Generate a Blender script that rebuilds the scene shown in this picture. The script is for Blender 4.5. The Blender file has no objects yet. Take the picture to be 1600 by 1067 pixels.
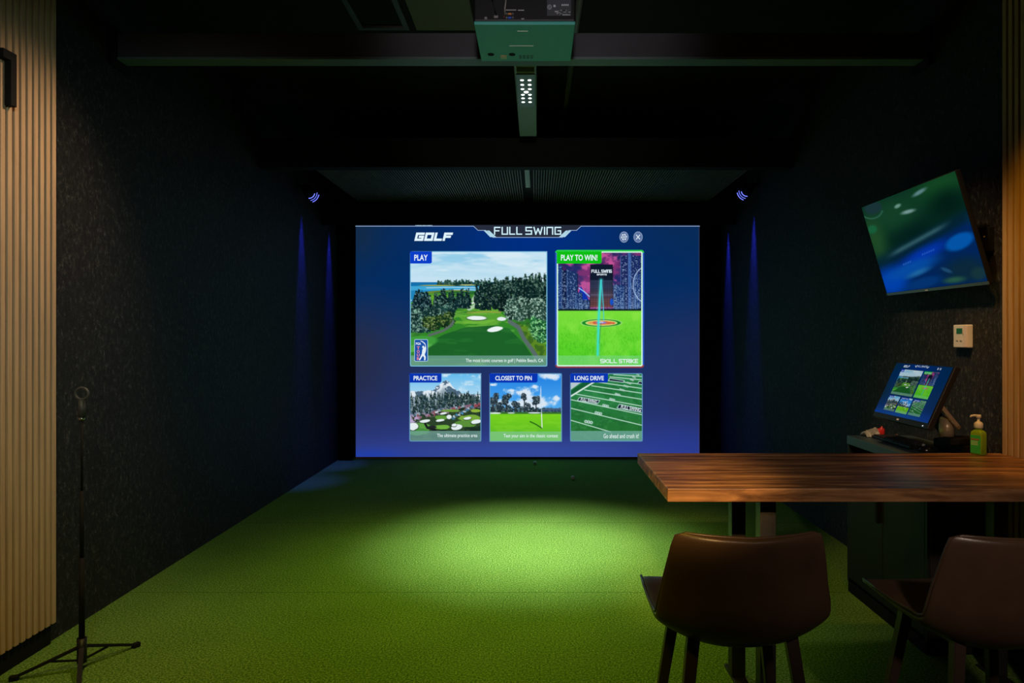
import bpy, bmesh, math, random
import numpy as np
from mathutils import Vector, Matrix

random.seed(7)
RNG = np.random.default_rng(7)
SC = bpy.context.scene
COL = SC.collection
PI = math.pi

# ------------------------------------------------------------------ camera
cd = bpy.data.cameras.new('camera'); cam = bpy.data.objects.new('camera', cd); COL.objects.link(cam)
cam.location = (0, 0, 1.5); cam.rotation_euler = (PI/2, 0, 0)
cd.sensor_width = 36; cd.lens = 36*1100/1600; cd.shift_x = -38/1600; cd.shift_y = -10.5/1600
cd.clip_start = 0.05; cd.clip_end = 60
SC.camera = cam

# ------------------------------------------------------------------ world, exposure, lamps
w = bpy.data.worlds.new('world'); SC.world = w; w.use_nodes = True
w.node_tree.nodes['Background'].inputs[0].default_value = (0.5, 0.55, 0.6, 1)
w.node_tree.nodes['Background'].inputs[1].default_value = 0.006
vs = SC.view_settings
vs.view_transform = 'Standard'; vs.look = 'None'; vs.gamma = 1.0; vs.exposure = 0.0; vs.use_curve_mapping = False

def spot(name, loc, target, energy, color, angle, blend=1.0, size=0.05):
    l = bpy.data.lights.new(name, 'SPOT'); l.energy = energy; l.color = color
    l.spot_size = math.radians(angle); l.spot_blend = blend; l.shadow_soft_size = size
    o = bpy.data.objects.new(name, l); COL.objects.link(o); o.location = loc
    o.rotation_euler = (Vector(target)-Vector(loc)).to_track_quat('-Z', 'Y').to_euler()
    return o
WARM = (1.0, 0.66, 0.42)
spot('bay_downlight', (-0.066, 4.62, 3.07), (-0.02, 5.04, 0), 560, (0.92, 1.0, 0.90), 50, 1.0, 0.10)
spot('bay_downlight_core', (-0.066, 4.62, 3.07), (0.0, 5.08, 0), 400, (0.95, 0.90, 1.0), 34, 1.0, 0.10)
spot('bay_downlight_wide', (-0.066, 4.62, 3.07), (-0.1, 4.45, 0), 170, (0.95, 1.0, 0.16), 76, 1.0, 0.10)
spot('ceiling_lamp_left', (-1.1, 3.55, 3.30), (-2.35, 3.1, 1.4), 120, WARM, 76, 1.0, 0.06)
spot('ceiling_lamp_table', (-0.1, -0.5, 2.45), (0.56, 2.56, 0.97), 1050, (1.0, 0.58, 0.20), 13, 1.0, 0.05)
spot('ceiling_lamp_seats', (0.9, -0.6, 2.7), (1.35, 2.6, 0.95), 145, (1.0, 0.76, 0.60), 34, 1.0, 0.1)
spot('ceiling_lamp_right', (1.1, 2.9, 3.35), (2.2, 3.85, 1.25), 150, (1.0, 0.66, 0.36), 36, 1.0, 0.06)
spot('added_slat_fill', (1.3, 2.3, 3.35), (2.2, 3.0, 1.3), 120, (1.0, 0.42, 0.02), 46, 1.0, 0.06)  # unseen orange spot added to warm the right-hand slats
spot('ceiling_lamp_floor', (-0.8, 1.2, 3.35), (-0.8, 3.0, 0), 155, (1.0, 0.72, 0.02), 74, 1.0, 0.1)
spot('added_beam_fill', (0.0, -0.6, 2.4), (0.0, 4.0, 3.2), 170, (1.0, 0.92, 0.96), 26, 1.0, 0.1)  # fill added behind the camera to lift the beam front
spot('added_wall_fill', (-0.6, 0.4, 2.9), (-2.37, 4.6, 1.25), 125, (0.82, 1.0, 0.95), 52, 1.0, 0.1)  # cool fill added to bring up the left wall texture
BLUE = (0.03, 0.04, 1.0)
for sx, xw in ((-1, -2.375), (1, 2.2)):
    spot('blue_wall_lamp', (xw-sx*0.07, 7.11, 2.93), (xw-sx*0.01, 7.14, 1.7), 340, BLUE, 23, 1.0, 0.02)
    spot('blue_corner_lamp', (xw-sx*0.07, 8.06, 2.90), (xw-sx*0.01, 8.08, 1.7), 340, BLUE, 23, 1.0, 0.02)

# ------------------------------------------------------------------ material helpers
def lin(c):
    c = np.asarray(c, float)/255.0
    return np.where(c <= 0.04045, c/12.92, ((c+0.055)/1.055)**2.4)
def L(r, g, b): return tuple(float(x) for x in lin((r, g, b)))

def newmat(name):
    m = bpy.data.materials.new(name); m.use_nodes = True
    nt = m.node_tree; return m, nt, nt.nodes['Principled BSDF']
def plain(name, col, rough=0.5, metal=0.0, spec=0.5, coat=0.0):
    m, nt, b = newmat(name)
    b.inputs['Base Color'].default_value = (*col, 1); b.inputs['Roughness'].default_value = rough
    b.inputs['Metallic'].default_value = metal; b.inputs['Specular IOR Level'].default_value = spec
    b.inputs['Coat Weight'].default_value = coat
    return m
def node(nt, typ, **kw):
    n = nt.nodes.new(typ)
    for k, v in kw.items():
        if k in n.inputs: n.inputs[k].default_value = v
        else: setattr(n, k, v)
    return n
def coords(nt, scale=(1, 1, 1), kind='Object'):
    tc = nt.nodes.new('ShaderNodeTexCoord'); mp = nt.nodes.new('ShaderNodeMapping')
    mp.inputs['Scale'].default_value = scale
    nt.links.new(tc.outputs[kind], mp.inputs['Vector']); return mp.outputs['Vector']
def ramp(nt, fac, stops):
    r = nt.nodes.new('ShaderNodeValToRGB'); e = r.color_ramp.elements
    while len(e) < len(stops): e.new(0.5)
    for el, (p, c) in zip(e, stops): el.position = p; el.color = (*c, 1)
    nt.links.new(fac, r.inputs['Fac']); return r.outputs['Color']
def noisy(name, c0, c1, scale, rough, bump=0.0, dist=0.01, stretch=(1, 1, 1), metal=0.0, spec=0.5, detail=6):
    m, nt, b = newmat(name)
    v = coords(nt, stretch)
    n = node(nt, 'ShaderNodeTexNoise', Scale=scale, Detail=detail, Roughness=0.65)
    nt.links.new(v, n.inputs['Vector'])
    nt.links.new(ramp(nt, n.outputs['Fac'], [(0.3, c0), (0.7, c1)]), b.inputs['Base Color'])
    b.inputs['Roughness'].default_value = rough; b.inputs['Metallic'].default_value = metal
    b.inputs['Specular IOR Level'].default_value = spec
    if bump:
        bp = node(nt, 'ShaderNodeBump', Strength=bump, Distance=dist)
        nt.links.new(n.outputs['Fac'], bp.inputs['Height']); nt.links.new(bp.outputs['Normal'], b.inputs['Normal'])
    return m
def emit(name, col, strength=1.0):
    m = bpy.data.materials.new(name); m.use_nodes = True; nt = m.node_tree; nt.nodes.clear()
    o = nt.nodes.new('ShaderNodeOutputMaterial'); e = nt.nodes.new('ShaderNodeEmission')
    e.inputs[0].default_value = (*col, 1); e.inputs[1].default_value = strength
    nt.links.new(e.outputs[0], o.inputs[0]); return m
_em = {}
def ecol(r, g, b, s=1.0):
    k = (r, g, b, s)
    if k not in _em: _em[k] = emit('screen_colour', L(r, g, b), s)
    return _em[k]
def picture_mat(name, strength=1.0):
    m = bpy.data.materials.new(name); m.use_nodes = True; nt = m.node_tree; nt.nodes.clear()
    o = nt.nodes.new('ShaderNodeOutputMaterial'); e = nt.nodes.new('ShaderNodeEmission')
    a = nt.nodes.new('ShaderNodeAttribute'); a.attribute_name = 'Col'
    e.inputs[1].default_value = strength
    nt.links.new(a.outputs['Color'], e.inputs[0]); nt.links.new(e.outputs[0], o.inputs[0]); return m

# --- materials
def wall_mat():
    m, nt, b = newmat('black_stucco')
    v = coords(nt, (1, 1, 0.7))
    n = node(nt, 'ShaderNodeTexNoise', Scale=52.0, Detail=8.0, Roughness=0.75); nt.links.new(v, n.inputs['Vector'])
    n2 = node(nt, 'ShaderNodeTexNoise', Scale=1.6, Detail=3.0); nt.links.new(v, n2.inputs['Vector'])
    c = ramp(nt, n.outputs['Fac'], [(0.42, (0.006, 0.006, 0.006)), (0.55, (0.018, 0.018, 0.017)), (0.68, (0.115, 0.12, 0.115))])  # brightest stop paints glints on the bumps into the colour
    nt.links.new(c, b.inputs['Base Color'])
    b.inputs['Roughness'].default_value = 0.55; b.inputs['Specular IOR Level'].default_value = 0.3
    bp = node(nt, 'ShaderNodeBump', Strength=1.0, Distance=0.02)
    nt.links.new(n.outputs['Fac'], bp.inputs['Height']); nt.links.new(bp.outputs['Normal'], b.inputs['Normal'])
    return m
def turf_mat():
    m, nt, b = newmat('green_turf')
    v = coords(nt)
    n = node(nt, 'ShaderNodeTexNoise', Scale=105.0, Detail=6.0, Roughness=0.85); nt.links.new(v, n.inputs['Vector'])
    n2 = node(nt, 'ShaderNodeTexNoise', Scale=2.2, Detail=3.0); nt.links.new(v, n2.inputs['Vector'])
    c = ramp(nt, n.outputs['Fac'], [(0.38, (0.020, 0.072, 0.005)), (0.5, (0.10, 0.225, 0.032)), (0.62, (0.33, 0.52, 0.15))])
    c2 = ramp(nt, n2.outputs['Fac'], [(0.3, (0.86, 0.88, 0.86)), (0.7, (1, 1, 1))])
    mx = nt.nodes.new('ShaderNodeMix'); mx.data_type = 'RGBA'; mx.blend_type = 'MULTIPLY'; mx.inputs[0].default_value = 1.0
    nt.links.new(c, mx.inputs[6]); nt.links.new(c2, mx.inputs[7])
    # seams between the rolls of turf
    sp = nt.nodes.new('ShaderNodeSeparateXYZ'); nt.links.new(v, sp.inputs[0])
    prev = mx.outputs[2]
    for y in (4.10, 5.62):
        s = node(nt, 'ShaderNodeMath', operation='SUBTRACT'); s.inputs[1].default_value = y; nt.links.new(sp.outputs[1], s.inputs[0])
        a = node(nt, 'ShaderNodeMath', operation='ABSOLUTE'); nt.links.new(s.outputs[0], a.inputs[0])
        lt = node(nt, 'ShaderNodeMath', operation='LESS_THAN'); lt.inputs[1].default_value = 0.006; nt.links.new(a.outputs[0], lt.inputs[0])
        k = node(nt, 'ShaderNodeMath', operation='MULTIPLY'); k.inputs[1].default_value = 0.4; nt.links.new(lt.outputs[0], k.inputs[0])
        mm = nt.nodes.new('ShaderNodeMix'); mm.data_type = 'RGBA'; nt.links.new(k.outputs[0], mm.inputs[0])
        nt.links.new(prev, mm.inputs[6]); mm.inputs[7].default_value = (0.02, 0.06, 0.004, 1); prev = mm.outputs[2]
    nt.links.new(prev, b.inputs['Base Color'])
    b.inputs['Roughness'].default_value = 0.95; b.inputs['Specular IOR Level'].default_value = 0.05
    bp = node(nt, 'ShaderNodeBump', Strength=0.4, Distance=0.004)
    nt.links.new(n.outputs['Fac'], bp.inputs['Height']); nt.links.new(bp.outputs['Normal'], b.inputs['Normal'])
    return m
def table_mat():
    m, nt, b = newmat('butcher_block_wood')
    v = coords(nt, (0.9, 9, 9))
    n = node(nt, 'ShaderNodeTexNoise', Scale=2.6, Detail=8.0, Roughness=0.62, Distortion=0.8); nt.links.new(v, n.inputs['Vector'])
    v2 = coords(nt, (1.1, 24, 24))
    n2 = node(nt, 'ShaderNodeTexNoise', Scale=1.1, Detail=2.0, Roughness=0.5); nt.links.new(v2, n2.inputs['Vector'])
    v3 = coords(nt, (1, 1, 1))
    n3 = node(nt, 'ShaderNodeTexNoise', Scale=3.0, Detail=4.0, Roughness=0.6); nt.links.new(v3, n3.inputs['Vector'])
    a = ramp(nt, n.outputs['Fac'], [(0.30, (0.060, 0.028, 0.015)), (0.46, (0.21, 0.108, 0.050)), (0.70, (0.52, 0.30, 0.145))])
    d = ramp(nt, n2.outputs['Fac'], [(0.32, (0.5, 0.46, 0.44)), (0.62, (1.15, 1.1, 1.05))])
    e = ramp(nt, n3.outputs['Fac'], [(0.35, (0.75, 0.75, 0.78)), (0.65, (1.1, 1.05, 1.0))])
    prev = a
    for c in (d, e):
        mx = nt.nodes.new('ShaderNodeMix'); mx.data_type = 'RGBA'; mx.blend_type = 'MULTIPLY'; mx.inputs[0].default_value = 1.0
        nt.links.new(prev, mx.inputs[6]); nt.links.new(c, mx.inputs[7]); prev = mx.outputs[2]
    nt.links.new(prev, b.inputs['Base Color'])
    b.inputs['Roughness'].default_value = 0.38
    bp = node(nt, 'ShaderNodeBump', Strength=0.25, Distance=0.004)
    nt.links.new(n.outputs['Fac'], bp.inputs['Height']); nt.links.new(bp.outputs['Normal'], b.inputs['Normal'])
    return m
def leather_mat():
    m, nt, b = newmat('dark_brown_leather')
    v = coords(nt)
    n = node(nt, 'ShaderNodeTexVoronoi', Scale=220.0); nt.links.new(v, n.inputs['Vector'])
    n2 = node(nt, 'ShaderNodeTexNoise', Scale=7.0, Detail=4.0); nt.links.new(v, n2.inputs['Vector'])
    nt.links.new(ramp(nt, n2.outputs['Fac'], [(0.3, (0.050, 0.029, 0.019)), (0.7, (0.072, 0.043, 0.028))]), b.inputs['Base Color'])
    b.inputs['Roughness'].default_value = 0.35; b.inputs['Specular IOR Level'].default_value = 0.5
    bp = node(nt, 'ShaderNodeBump', Strength=0.12, Distance=0.001)
    nt.links.new(n.outputs['Distance'], bp.inputs['Height'])
    bp2 = node(nt, 'ShaderNodeBump', Strength=0.15, Distance=0.01)
    nt.links.new(n2.outputs['Fac'], bp2.inputs['Height']); nt.links.new(bp.outputs['Normal'], bp2.inputs['Normal'])
    nt.links.new(bp2.outputs['Normal'], b.inputs['Normal'])
    return m
M = {}
M['wall'] = wall_mat(); M['turf'] = turf_mat(); M['table'] = table_mat(); M['leather'] = leather_mat()
M['ceiling'] = noisy('black_ceiling_paint', (0.006, 0.006, 0.006), (0.012, 0.012, 0.011), 6, 0.8, spec=0.2)
M['slat'] = noisy('light_oak_slats', (0.40, 0.265, 0.15), (0.56, 0.39, 0.23), 5, 0.55, 0.08, 0.002, (14, 14, 0.6), spec=0.3)
M['felt'] = plain('dark_felt_backing', (0.020, 0.012, 0.008), 0.95, spec=0.1)
M['blackp'] = plain('black_plastic', (0.009, 0.009, 0.010), 0.45, spec=0.35)
M['blackm'] = plain('matte_black', (0.006, 0.006, 0.006), 0.8, spec=0.2)
M['steel'] = noisy('black_powder_coat', (0.012, 0.012, 0.012), (0.02, 0.02, 0.02), 60, 0.45, 0.05, 0.001)
M['beam'] = noisy('dark_grey_paint', (0.050, 0.050, 0.055), (0.065, 0.065, 0.07), 4, 0.6, spec=0.3)
M['beamlip'] = plain('grey_steel_lip', (0.10, 0.15, 0.14), 0.5)
M['curtain'] = plain('black_velvet', (0.004, 0.004, 0.004), 0.95, spec=0.05)
M['housing'] = plain('grey_metal_housing', (0.22, 0.29, 0.28), 0.55)
M['ledplate'] = plain('led_plate', (0.14, 0.20, 0.22), 0.4)
M['led'] = emit('led_light', (0.86, 1.0, 0.9), 3.0)
M['projbase'] = noisy('green_bounce_shell', (0.06, 0.44, 0.36), (0.07, 0.46, 0.38), 9, 0.5)  # green bounce off the turf put into a grey shell's base colour
M['grey'] = plain('mid_grey_plastic', (0.22, 0.22, 0.22), 0.5)
M['white'] = plain('white_plastic', (0.72, 0.70, 0.66), 0.45)
M['legm'] = plain('dark_brown_metal', (0.040, 0.026, 0.020), 0.4)

# ------------------------------------------------------------------ object helpers
def tag(o, label=None, cat=None, group=None, kind=None):
    if label: o['label'] = label
    if cat: o['category'] = cat
    if group: o['group'] = group
    if kind: o['kind'] = kind
    return o
def thing(name, label, cat, loc=(0, 0, 0), group=None, matrix=None):
    o = bpy.data.objects.new(name, None); COL.objects.link(o); o.empty_display_size = 0.1
    if matrix is not None: o.matrix_world = matrix
    else: o.location = loc
    return tag(o, label, cat, group)
def obj(name, bm, mat, parent=None, smooth=False, local=False):
    """link one mesh object; geometry given in world space unless local=True"""
    if parent is not None and not local:
        r = parent; off = Vector((0, 0, 0))
        while r is not None: off += Vector(r.location); r = r.parent
        bmesh.ops.translate(bm, verts=bm.verts, vec=-off)
    bmesh.ops.recalc_face_normals(bm, faces=bm.faces)
    me = bpy.data.meshes.new(name); bm.to_mesh(me); bm.free()
    if smooth:
        for p in me.polygons: p.use_smooth = True
    o = bpy.data.objects.new(name, me); COL.objects.link(o)
    if mat is not None: me.materials.append(mat)
    if parent is not None: o.parent = parent
    return o
def B(): return bmesh.new()
def box(bm, x0, x1, y0, y1, z0, z1, bev=0.0, seg=2):
    t = bmesh.new()
    v = [t.verts.new(p) for p in ((x0, y0, z0), (x1, y0, z0), (x1, y1, z0), (x0, y1, z0), (x0, y0, z1), (x1, y0, z1), (x1, y1, z1), (x0, y1, z1))]
    for f in ((3, 2, 1, 0), (4, 5, 6, 7), (0, 1, 5, 4), (1, 2, 6, 5), (2, 3, 7, 6), (3, 0, 4, 7)): t.faces.new([v[i] for i in f])
    if bev > 0: bmesh.ops.bevel(t, geom=t.edges[:], offset=bev, segments=seg, affect='EDGES', profile=0.5)
    merge(bm, t); return bm
def merge(bm, t, mat=None):
    if mat is not None: t.transform(mat)
    vm = {}
    for v in t.verts: vm[v] = bm.verts.new(v.co)
    for f in t.faces:
        try:
            nf = bm.faces.new([vm[v] for v in f.verts]); nf.smooth = f.smooth
        except ValueError: pass
    t.free()
def tube(bm, p0, p1, r0, r1=None, n=16, cap=True):
    r1 = r0 if r1 is None else r1
    p0 = Vector(p0); p1 = Vector(p1); d = (p1-p0).normalized()
    a = d.orthogonal().normalized(); b = d.cross(a)
    A = []; C = []
    for i in range(n):
        t = 2*PI*i/n; u = a*math.cos(t)+b*math.sin(t)
        A.append(bm.verts.new(p0+u*r0)); C.append(bm.verts.new(p1+u*r1))
    for i in range(n):
        f = bm.faces.new((A[i], A[(i+1) % n], C[(i+1) % n], C[i])); f.smooth = True
    if cap: bm.faces.new(A[::-1]); bm.faces.new(C)
    return bm
def path_tube(bm, pts, r, n=10, closed=False):
    pts = [Vector(p) for p in pts]; rings = []
    m = len(pts); ref = None
    for i, p in enumerate(pts):
        if closed: d = (pts[(i+1) % m]-pts[i-1]).normalized()
        else: d = (pts[min(i+1, m-1)]-pts[max(i-1, 0)]).normalized()
        if ref is None: ref = d.orthogonal().normalized()
        ref = (ref-d*ref.dot(d)).normalized(); b = d.cross(ref)
        rr = r[i] if isinstance(r, (list, tuple)) else r
        rings.append([bm.verts.new(p+(ref*math.cos(2*PI*k/n)+b*math.sin(2*PI*k/n))*rr) for k in range(n)])
    for i in range(m if closed else m-1):
        a = rings[i]; c = rings[(i+1) % m]
        for k in range(n):
            f = bm.faces.new((a[k], a[(k+1) % n], c[(k+1) % n], c[k])); f.smooth = True
    if not closed: bm.faces.new(rings[0][::-1]); bm.faces.new(rings[-1])
    return bm
def lathe(bm, prof, c, n=24):
    rings = []
    for r, z in prof:
        rings.append([bm.verts.new((c[0]+r*math.cos(2*PI*k/n), c[1]+r*math.sin(2*PI*k/n), c[2]+z)) for k in range(n)])
    for a, b in zip(rings, rings[1:]):
        for k in range(n):
            f = bm.faces.new((a[k], a[(k+1) % n], b[(k+1) % n], b[k])); f.smooth = True
    bm.faces.new(rings[0][::-1]); bm.faces.new(rings[-1]); return bm
def sqbar(bm, p0, p1, s0, s1=None, up=(0, 1, 0), bev=0.0):
    """square-section bar (s = (half width, half depth))"""
    s1 = s0 if s1 is None else s1
    p0 = Vector(p0); p1 = Vector(p1); d = (p1-p0).normalized(); u = Vector(up); u = (u-d*u.dot(d)).normalized(); r = d.cross(u)
    t = bmesh.new(); q = []
    for p, s in ((p0, s0), (p1, s1)):
        for a, b in ((-1, -1), (1, -1), (1, 1), (-1, 1)): q.append(t.verts.new(p+r*a*s[0]+u*b*s[1]))
    for f in ((3, 2, 1, 0), (4, 5, 6, 7), (0, 1, 5, 4), (1, 2, 6, 5), (2, 3, 7, 6), (3, 0, 4, 7)): t.faces.new([q[i] for i in f])
    if bev > 0: bmesh.ops.bevel(t, geom=t.edges[:], offset=bev, segments=2, affect='EDGES')
    merge(bm, t); return bm

# ------------------------------------------------------------------ the room
XL, XR = -2.375, 2.2
CEIL = 3.5
Y0, Y1 = -1.2, 8.75
bm = B(); box(bm, XL-.1, XR+.1, Y0, Y1, -0.1, 0.0); tag(obj('floor', bm, M['turf']), kind='structure')
bm = B(); box(bm, XL-.1, XR+.1, Y0, Y1, CEIL, CEIL+.1); tag(obj('ceiling', bm, M['ceiling']), kind='structure')
bm = B(); box(bm, XL-.1, XL, Y0, Y1, 0, CEIL); tag(obj('wall_left', bm, M['wall']), kind='structure')
bm = B(); box(bm, XR, XR+.1, Y0, Y1, 0, CEIL); tag(obj('wall_right', bm, M['wall']), kind='structure')
bm = B(); box(bm, XL, XR, Y1-.1, Y1, 0, CEIL); tag(obj('wall_back', bm, M['ceiling']), kind='structure')
bm = B(); box(bm, XL, XL+.018, Y0, 3.42, 0, 0.098, 0.003); tag(obj('baseboard_left', bm, M['blackm']), kind='structure')
bm = B(); box(bm, XR-.018, XR, Y0, 3.27, 0, 0.098, 0.003); tag(obj('baseboard_right', bm, M['blackm']), kind='structure')

def slat_wall(name, label, x, sgn, yend, ystart, pitch=0.041):
    t = thing(name, label, 'wall panel', (x, yend, 0.1))
    bm = B(); xa, xb = sorted((x, x+sgn*0.006)); box(bm, xa, xb, ystart, yend, 0.1, CEIL); obj('felt_backing', bm, M['felt'], t)
    bm = B(); y = yend
    xa, xb = sorted((x+sgn*0.006, x+sgn*0.036))
    while y-0.027 > ystart:
        box(bm, xa, xb, y-0.0265, y, 0.1, CEIL, 0.0015, 1); y -= pitch
    obj('slats', bm, M['slat'], t)
    return t
slat_wall('slat_panel', 'light oak vertical slat cladding beside the thin tripod stand', XL, 1, 3.43, -0.4)
slat_wall('slat_panel', 'oak vertical slat cladding beyond the green hand soap bottle', XR, -1, 3.27, -0.4)

# bay number on the left slats
xn = XL+.036
bm = B(); box(bm, xn, xn+.03, 3.095, 3.13, 2.51, 2.745, .002)
box(bm, xn, xn+.03, 3.05, 3.10, 2.705, 2.745, .002)
o = obj('bay_number', bm, M['blackm']); tag(o, 'black raised numeral one mounted on the light oak slats', 'number sign')
o.data.materials[0] = M['blackm']

# ------------------------------------------------------------------ ceiling fittings
# near beam that carries the projector
t = thing('ceiling_beam', 'long dark grey beam across the bay directly behind the projector', 'beam', (-0.08, 3.98, 3.04))
bm = B(); box(bm, XL+.03, XR-.03, 3.94, 4.03, 3.055, 3.19, .004); obj('beam_body', bm, M['beam'], t)
bm = B(); box(bm, XL+.03, XR-.03, 3.936, 4.036, 3.040, 3.055, .002); obj('lower_flange', bm, M['beamlip'], t)
for xa, xb in ((XL, XL+.03), (XR-.03, XR)):
    bm = B(); box(bm, xa, xb, 3.90, 4.07, 3.0, 3.215, .003); obj('end_plate', bm, M['blackm'], t)
# far header beam
t = thing('header_beam', 'deep matte black beam across the ceiling in front of the ribbed panel', 'beam', (-0.08, 6.05, 2.93))
bm = B(); box(bm, XL, XR, 6.0, 6.12, 2.93, 3.18, .004); obj('beam_body', bm, M['blackm'], t)
# ribbed acoustic ceiling panel
t = thing('ribbed_ceiling_panel', 'dark finely ribbed ceiling panel between black beam and black valance', 'ceiling panel', (-0.08, 6.8, 2.96))
bm = B(); box(bm, -1.98, 1.9, 6.12, 7.75, 2.985, 3.02); obj('backing_board', bm, M['blackm'], t)
bm = B(); x = -1.95
while x < 1.88:
    if abs(x+.083) > .045: box(bm, x, x+.011, 6.12, 7.74, 2.96, 2.985)
    x += 0.024
obj('ribs', bm, noisy('brown_grey_ribs', (0.06, 0.045, 0.036), (0.13, 0.10, 0.085), 14, 0.6, detail=3), t)
bm = B(); box(bm, -.105, -.06, 6.12, 6.95, 2.952, 2.97, .002); obj('joint_strip', bm, plain('pale_metal_strip', (0.45, 0.52, 0.52), 0.5), t)
# valance
bm = B(); box(bm, XL, XR, 7.76, 7.80, 2.715, 3.45)
n = 60
o = obj('valance', bm, M['curtain']); tag(o, 'black fabric valance hanging above the lit screen', 'valance')
# side curtains
def curtain(x0, x1, label):
    bm = B(); n = 28; amp = 0.022
    for side in (0, 1):
        pass
    a = []; c = []
    for i in range(n+1):
        x = x0+(x1-x0)*i/n; y = 8.40+amp*math.sin(i*1.5)
        a.append((bm.verts.new((x, y, 0.0)), bm.verts.new((x, y, 3.3)))); c.append((bm.verts.new((x, y+.012, 0.0)), bm.verts.new((x, y+.012, 3.3))))
    for i in range(n):
        bm.faces.new((a[i][0], a[i+1][0], a[i+1][1], a[i][1])); bm.faces.new((c[i+1][0], c[i][0], c[i][1], c[i+1][1]))
        bm.faces.new((a[i][1], a[i+1][1], c[i+1][1], c[i][1])); bm.faces.new((a[i][0], c[i][0], c[i+1][0], a[i+1][0]))
    for i in (0, n): bm.faces.new((a[i][0], a[i][1], c[i][1], c[i][0]))
    o = obj('side_curtain', bm, M['curtain'], smooth=True); tag(o, label, 'curtain')
curtain(XL+.01, -2.19, 'black side curtain beside the screen on the side of the tripod stand')
curtain(1.985, XR-.01, 'black side curtain beside the screen on the side of the bar table')

# downlight / tracking unit behind the beam
HX = -0.066
t = thing('led_downlight', 'long grey ceiling fixture with twelve glowing white LED dots', 'light fixture', (HX, 4.9, 3.1))
bm = B(); box(bm, HX-.068, HX+.068, 4.29, 5.68, 3.10, 3.17, .004); obj('housing', bm, M['housing'], t)
bm = B(); box(bm, HX-.060, HX+.060, 4.31, 4.93, 3.092, 3.10, .002); pl = obj('led_plate', bm, M['ledplate'], t)
for d in (4.403, 4.485, 4.562, 4.67, 4.74, 4.818):
    for x in (HX-.0235, HX+.0235):
        bm = B(); lathe(bm, [(0.003, -.004), (0.008, -.003), (0.0115, -.001), (0.0115, .002)], (x, d, 3.092), 16); obj('led', bm, M['led'], pl)
bm = B(); lathe(bm, [(0.004, -.006), (0.012, -.005), (0.016, -.001), (0.016, .002)], (HX, 4.617, 3.092), 16); obj('centre_lens', bm, M['led'], pl)
bm = B()
box(bm, HX-.066, HX+.066, 4.046, 4.29, 3.13, 3.145); box(bm, HX-.066, HX-.054, 4.046, 4.29, 3.09, 3.13); box(bm, HX+.054, HX+.066, 4.046, 4.29, 3.09, 3.13)
obj('bracket', bm, M['housing'], t)
for y in (4.5, 5.5):
    bm = B(); tube(bm, (HX, y, 3.17), (HX, y, CEIL), .008); obj('hanger_rod', bm, M['steel'], t)

# conduit and ceiling panels
bm = B(); tube(bm, (0.255, 2.6, 3.47), (0.255, 6.9, 3.47), .021, n=12)
o = obj('conduit_pipe', bm, plain('grey_conduit', (0.10, 0.10, 0.09), 0.4)); tag(o, 'thin grey conduit running along the ceiling right of the light fixture', 'pipe')
bm = B(); box(bm, -.775, -.395, 3.75, 4.56, 3.47, CEIL, .003)
o = obj('ceiling_panel', bm, plain('olive_panel', (0.10, 0.10, 0.065), 0.7)); tag(o, 'plain dull olive panel on the ceiling just left of the projector', 'ceiling panel')
t = thing('ceiling_hatch', 'black ceiling hatch with thin grey frame, left of the olive panel', 'hatch', (-.985, 4.15, CEIL))
bm = B()
for a in ((-1.15, -1.115, 3.75, 4.56), (-.855, -.82, 3.75, 4.56), (-1.115, -.855, 4.525, 4.56), (-1.115, -.855, 3.75, 3.785)): box(bm, *a, 3.47, CEIL, .002)
obj('frame', bm, plain('grey_frame', (0.06, 0.06, 0.05), 0.5), t)
bm = B(); box(bm, -1.115, -.855, 3.785, 4.525, 3.485, CEIL); obj('panel', bm, M['blackm'], t)

# ------------------------------------------------------------------ projector
PX0, PX1 = -.293, .184
t = thing('projector', 'black projector with underside tinted for green bounce light mounted under the dark beam', 'projector', (-.055, 3.51, 2.95))
bm = B(); box(bm, PX0, PX1, 3.29, 3.735, 2.965, 3.13, .008); obj('body', bm, M['blackp'], t)
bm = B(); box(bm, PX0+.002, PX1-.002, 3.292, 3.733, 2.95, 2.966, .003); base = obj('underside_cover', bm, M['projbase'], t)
seam = plain('pale_seam', (0.75, 0.8, 0.75), 0.4)
for (xa, xb, y) in ((-.09, -.04, 3.36), (-.135, -.015, 3.53)):
    bm = B(); box(bm, xa, xb, y, y+.004, 2.948, 2.951); obj('seam_line', bm, seam, base)
for x in (-.235, -.125):
    bm = B(); lathe(bm, [(.017, -.001), (.017, .004)], (x, 3.64, 2.949), 20); obj('screw_recess', bm, M['blackm'], base)
bm = B(); box(bm, -.185, -.155, 3.665, 3.70, 2.9485, 2.951); st = obj('sticker', bm, plain('pale_green_sticker', (0.5, 0.62, 0.35), 0.5), base)
bm = B(); box(bm, -.185, -.155, 3.655, 3.667, 2.948, 2.951); obj('sticker_band', bm, plain('orange_band', (0.8, 0.42, 0.2), 0.5), base)
bm = B()
for r in range(3):
    for c in range(4):
        box(bm, -.09+c*.02, -.077+c*.02, 3.655+r*.017, 3.660+r*.017, 2.9488, 2.951)
obj('vent_slots', bm, plain('dark_slots', (0.02, 0.05, 0.04), 0.6), base)
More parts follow.
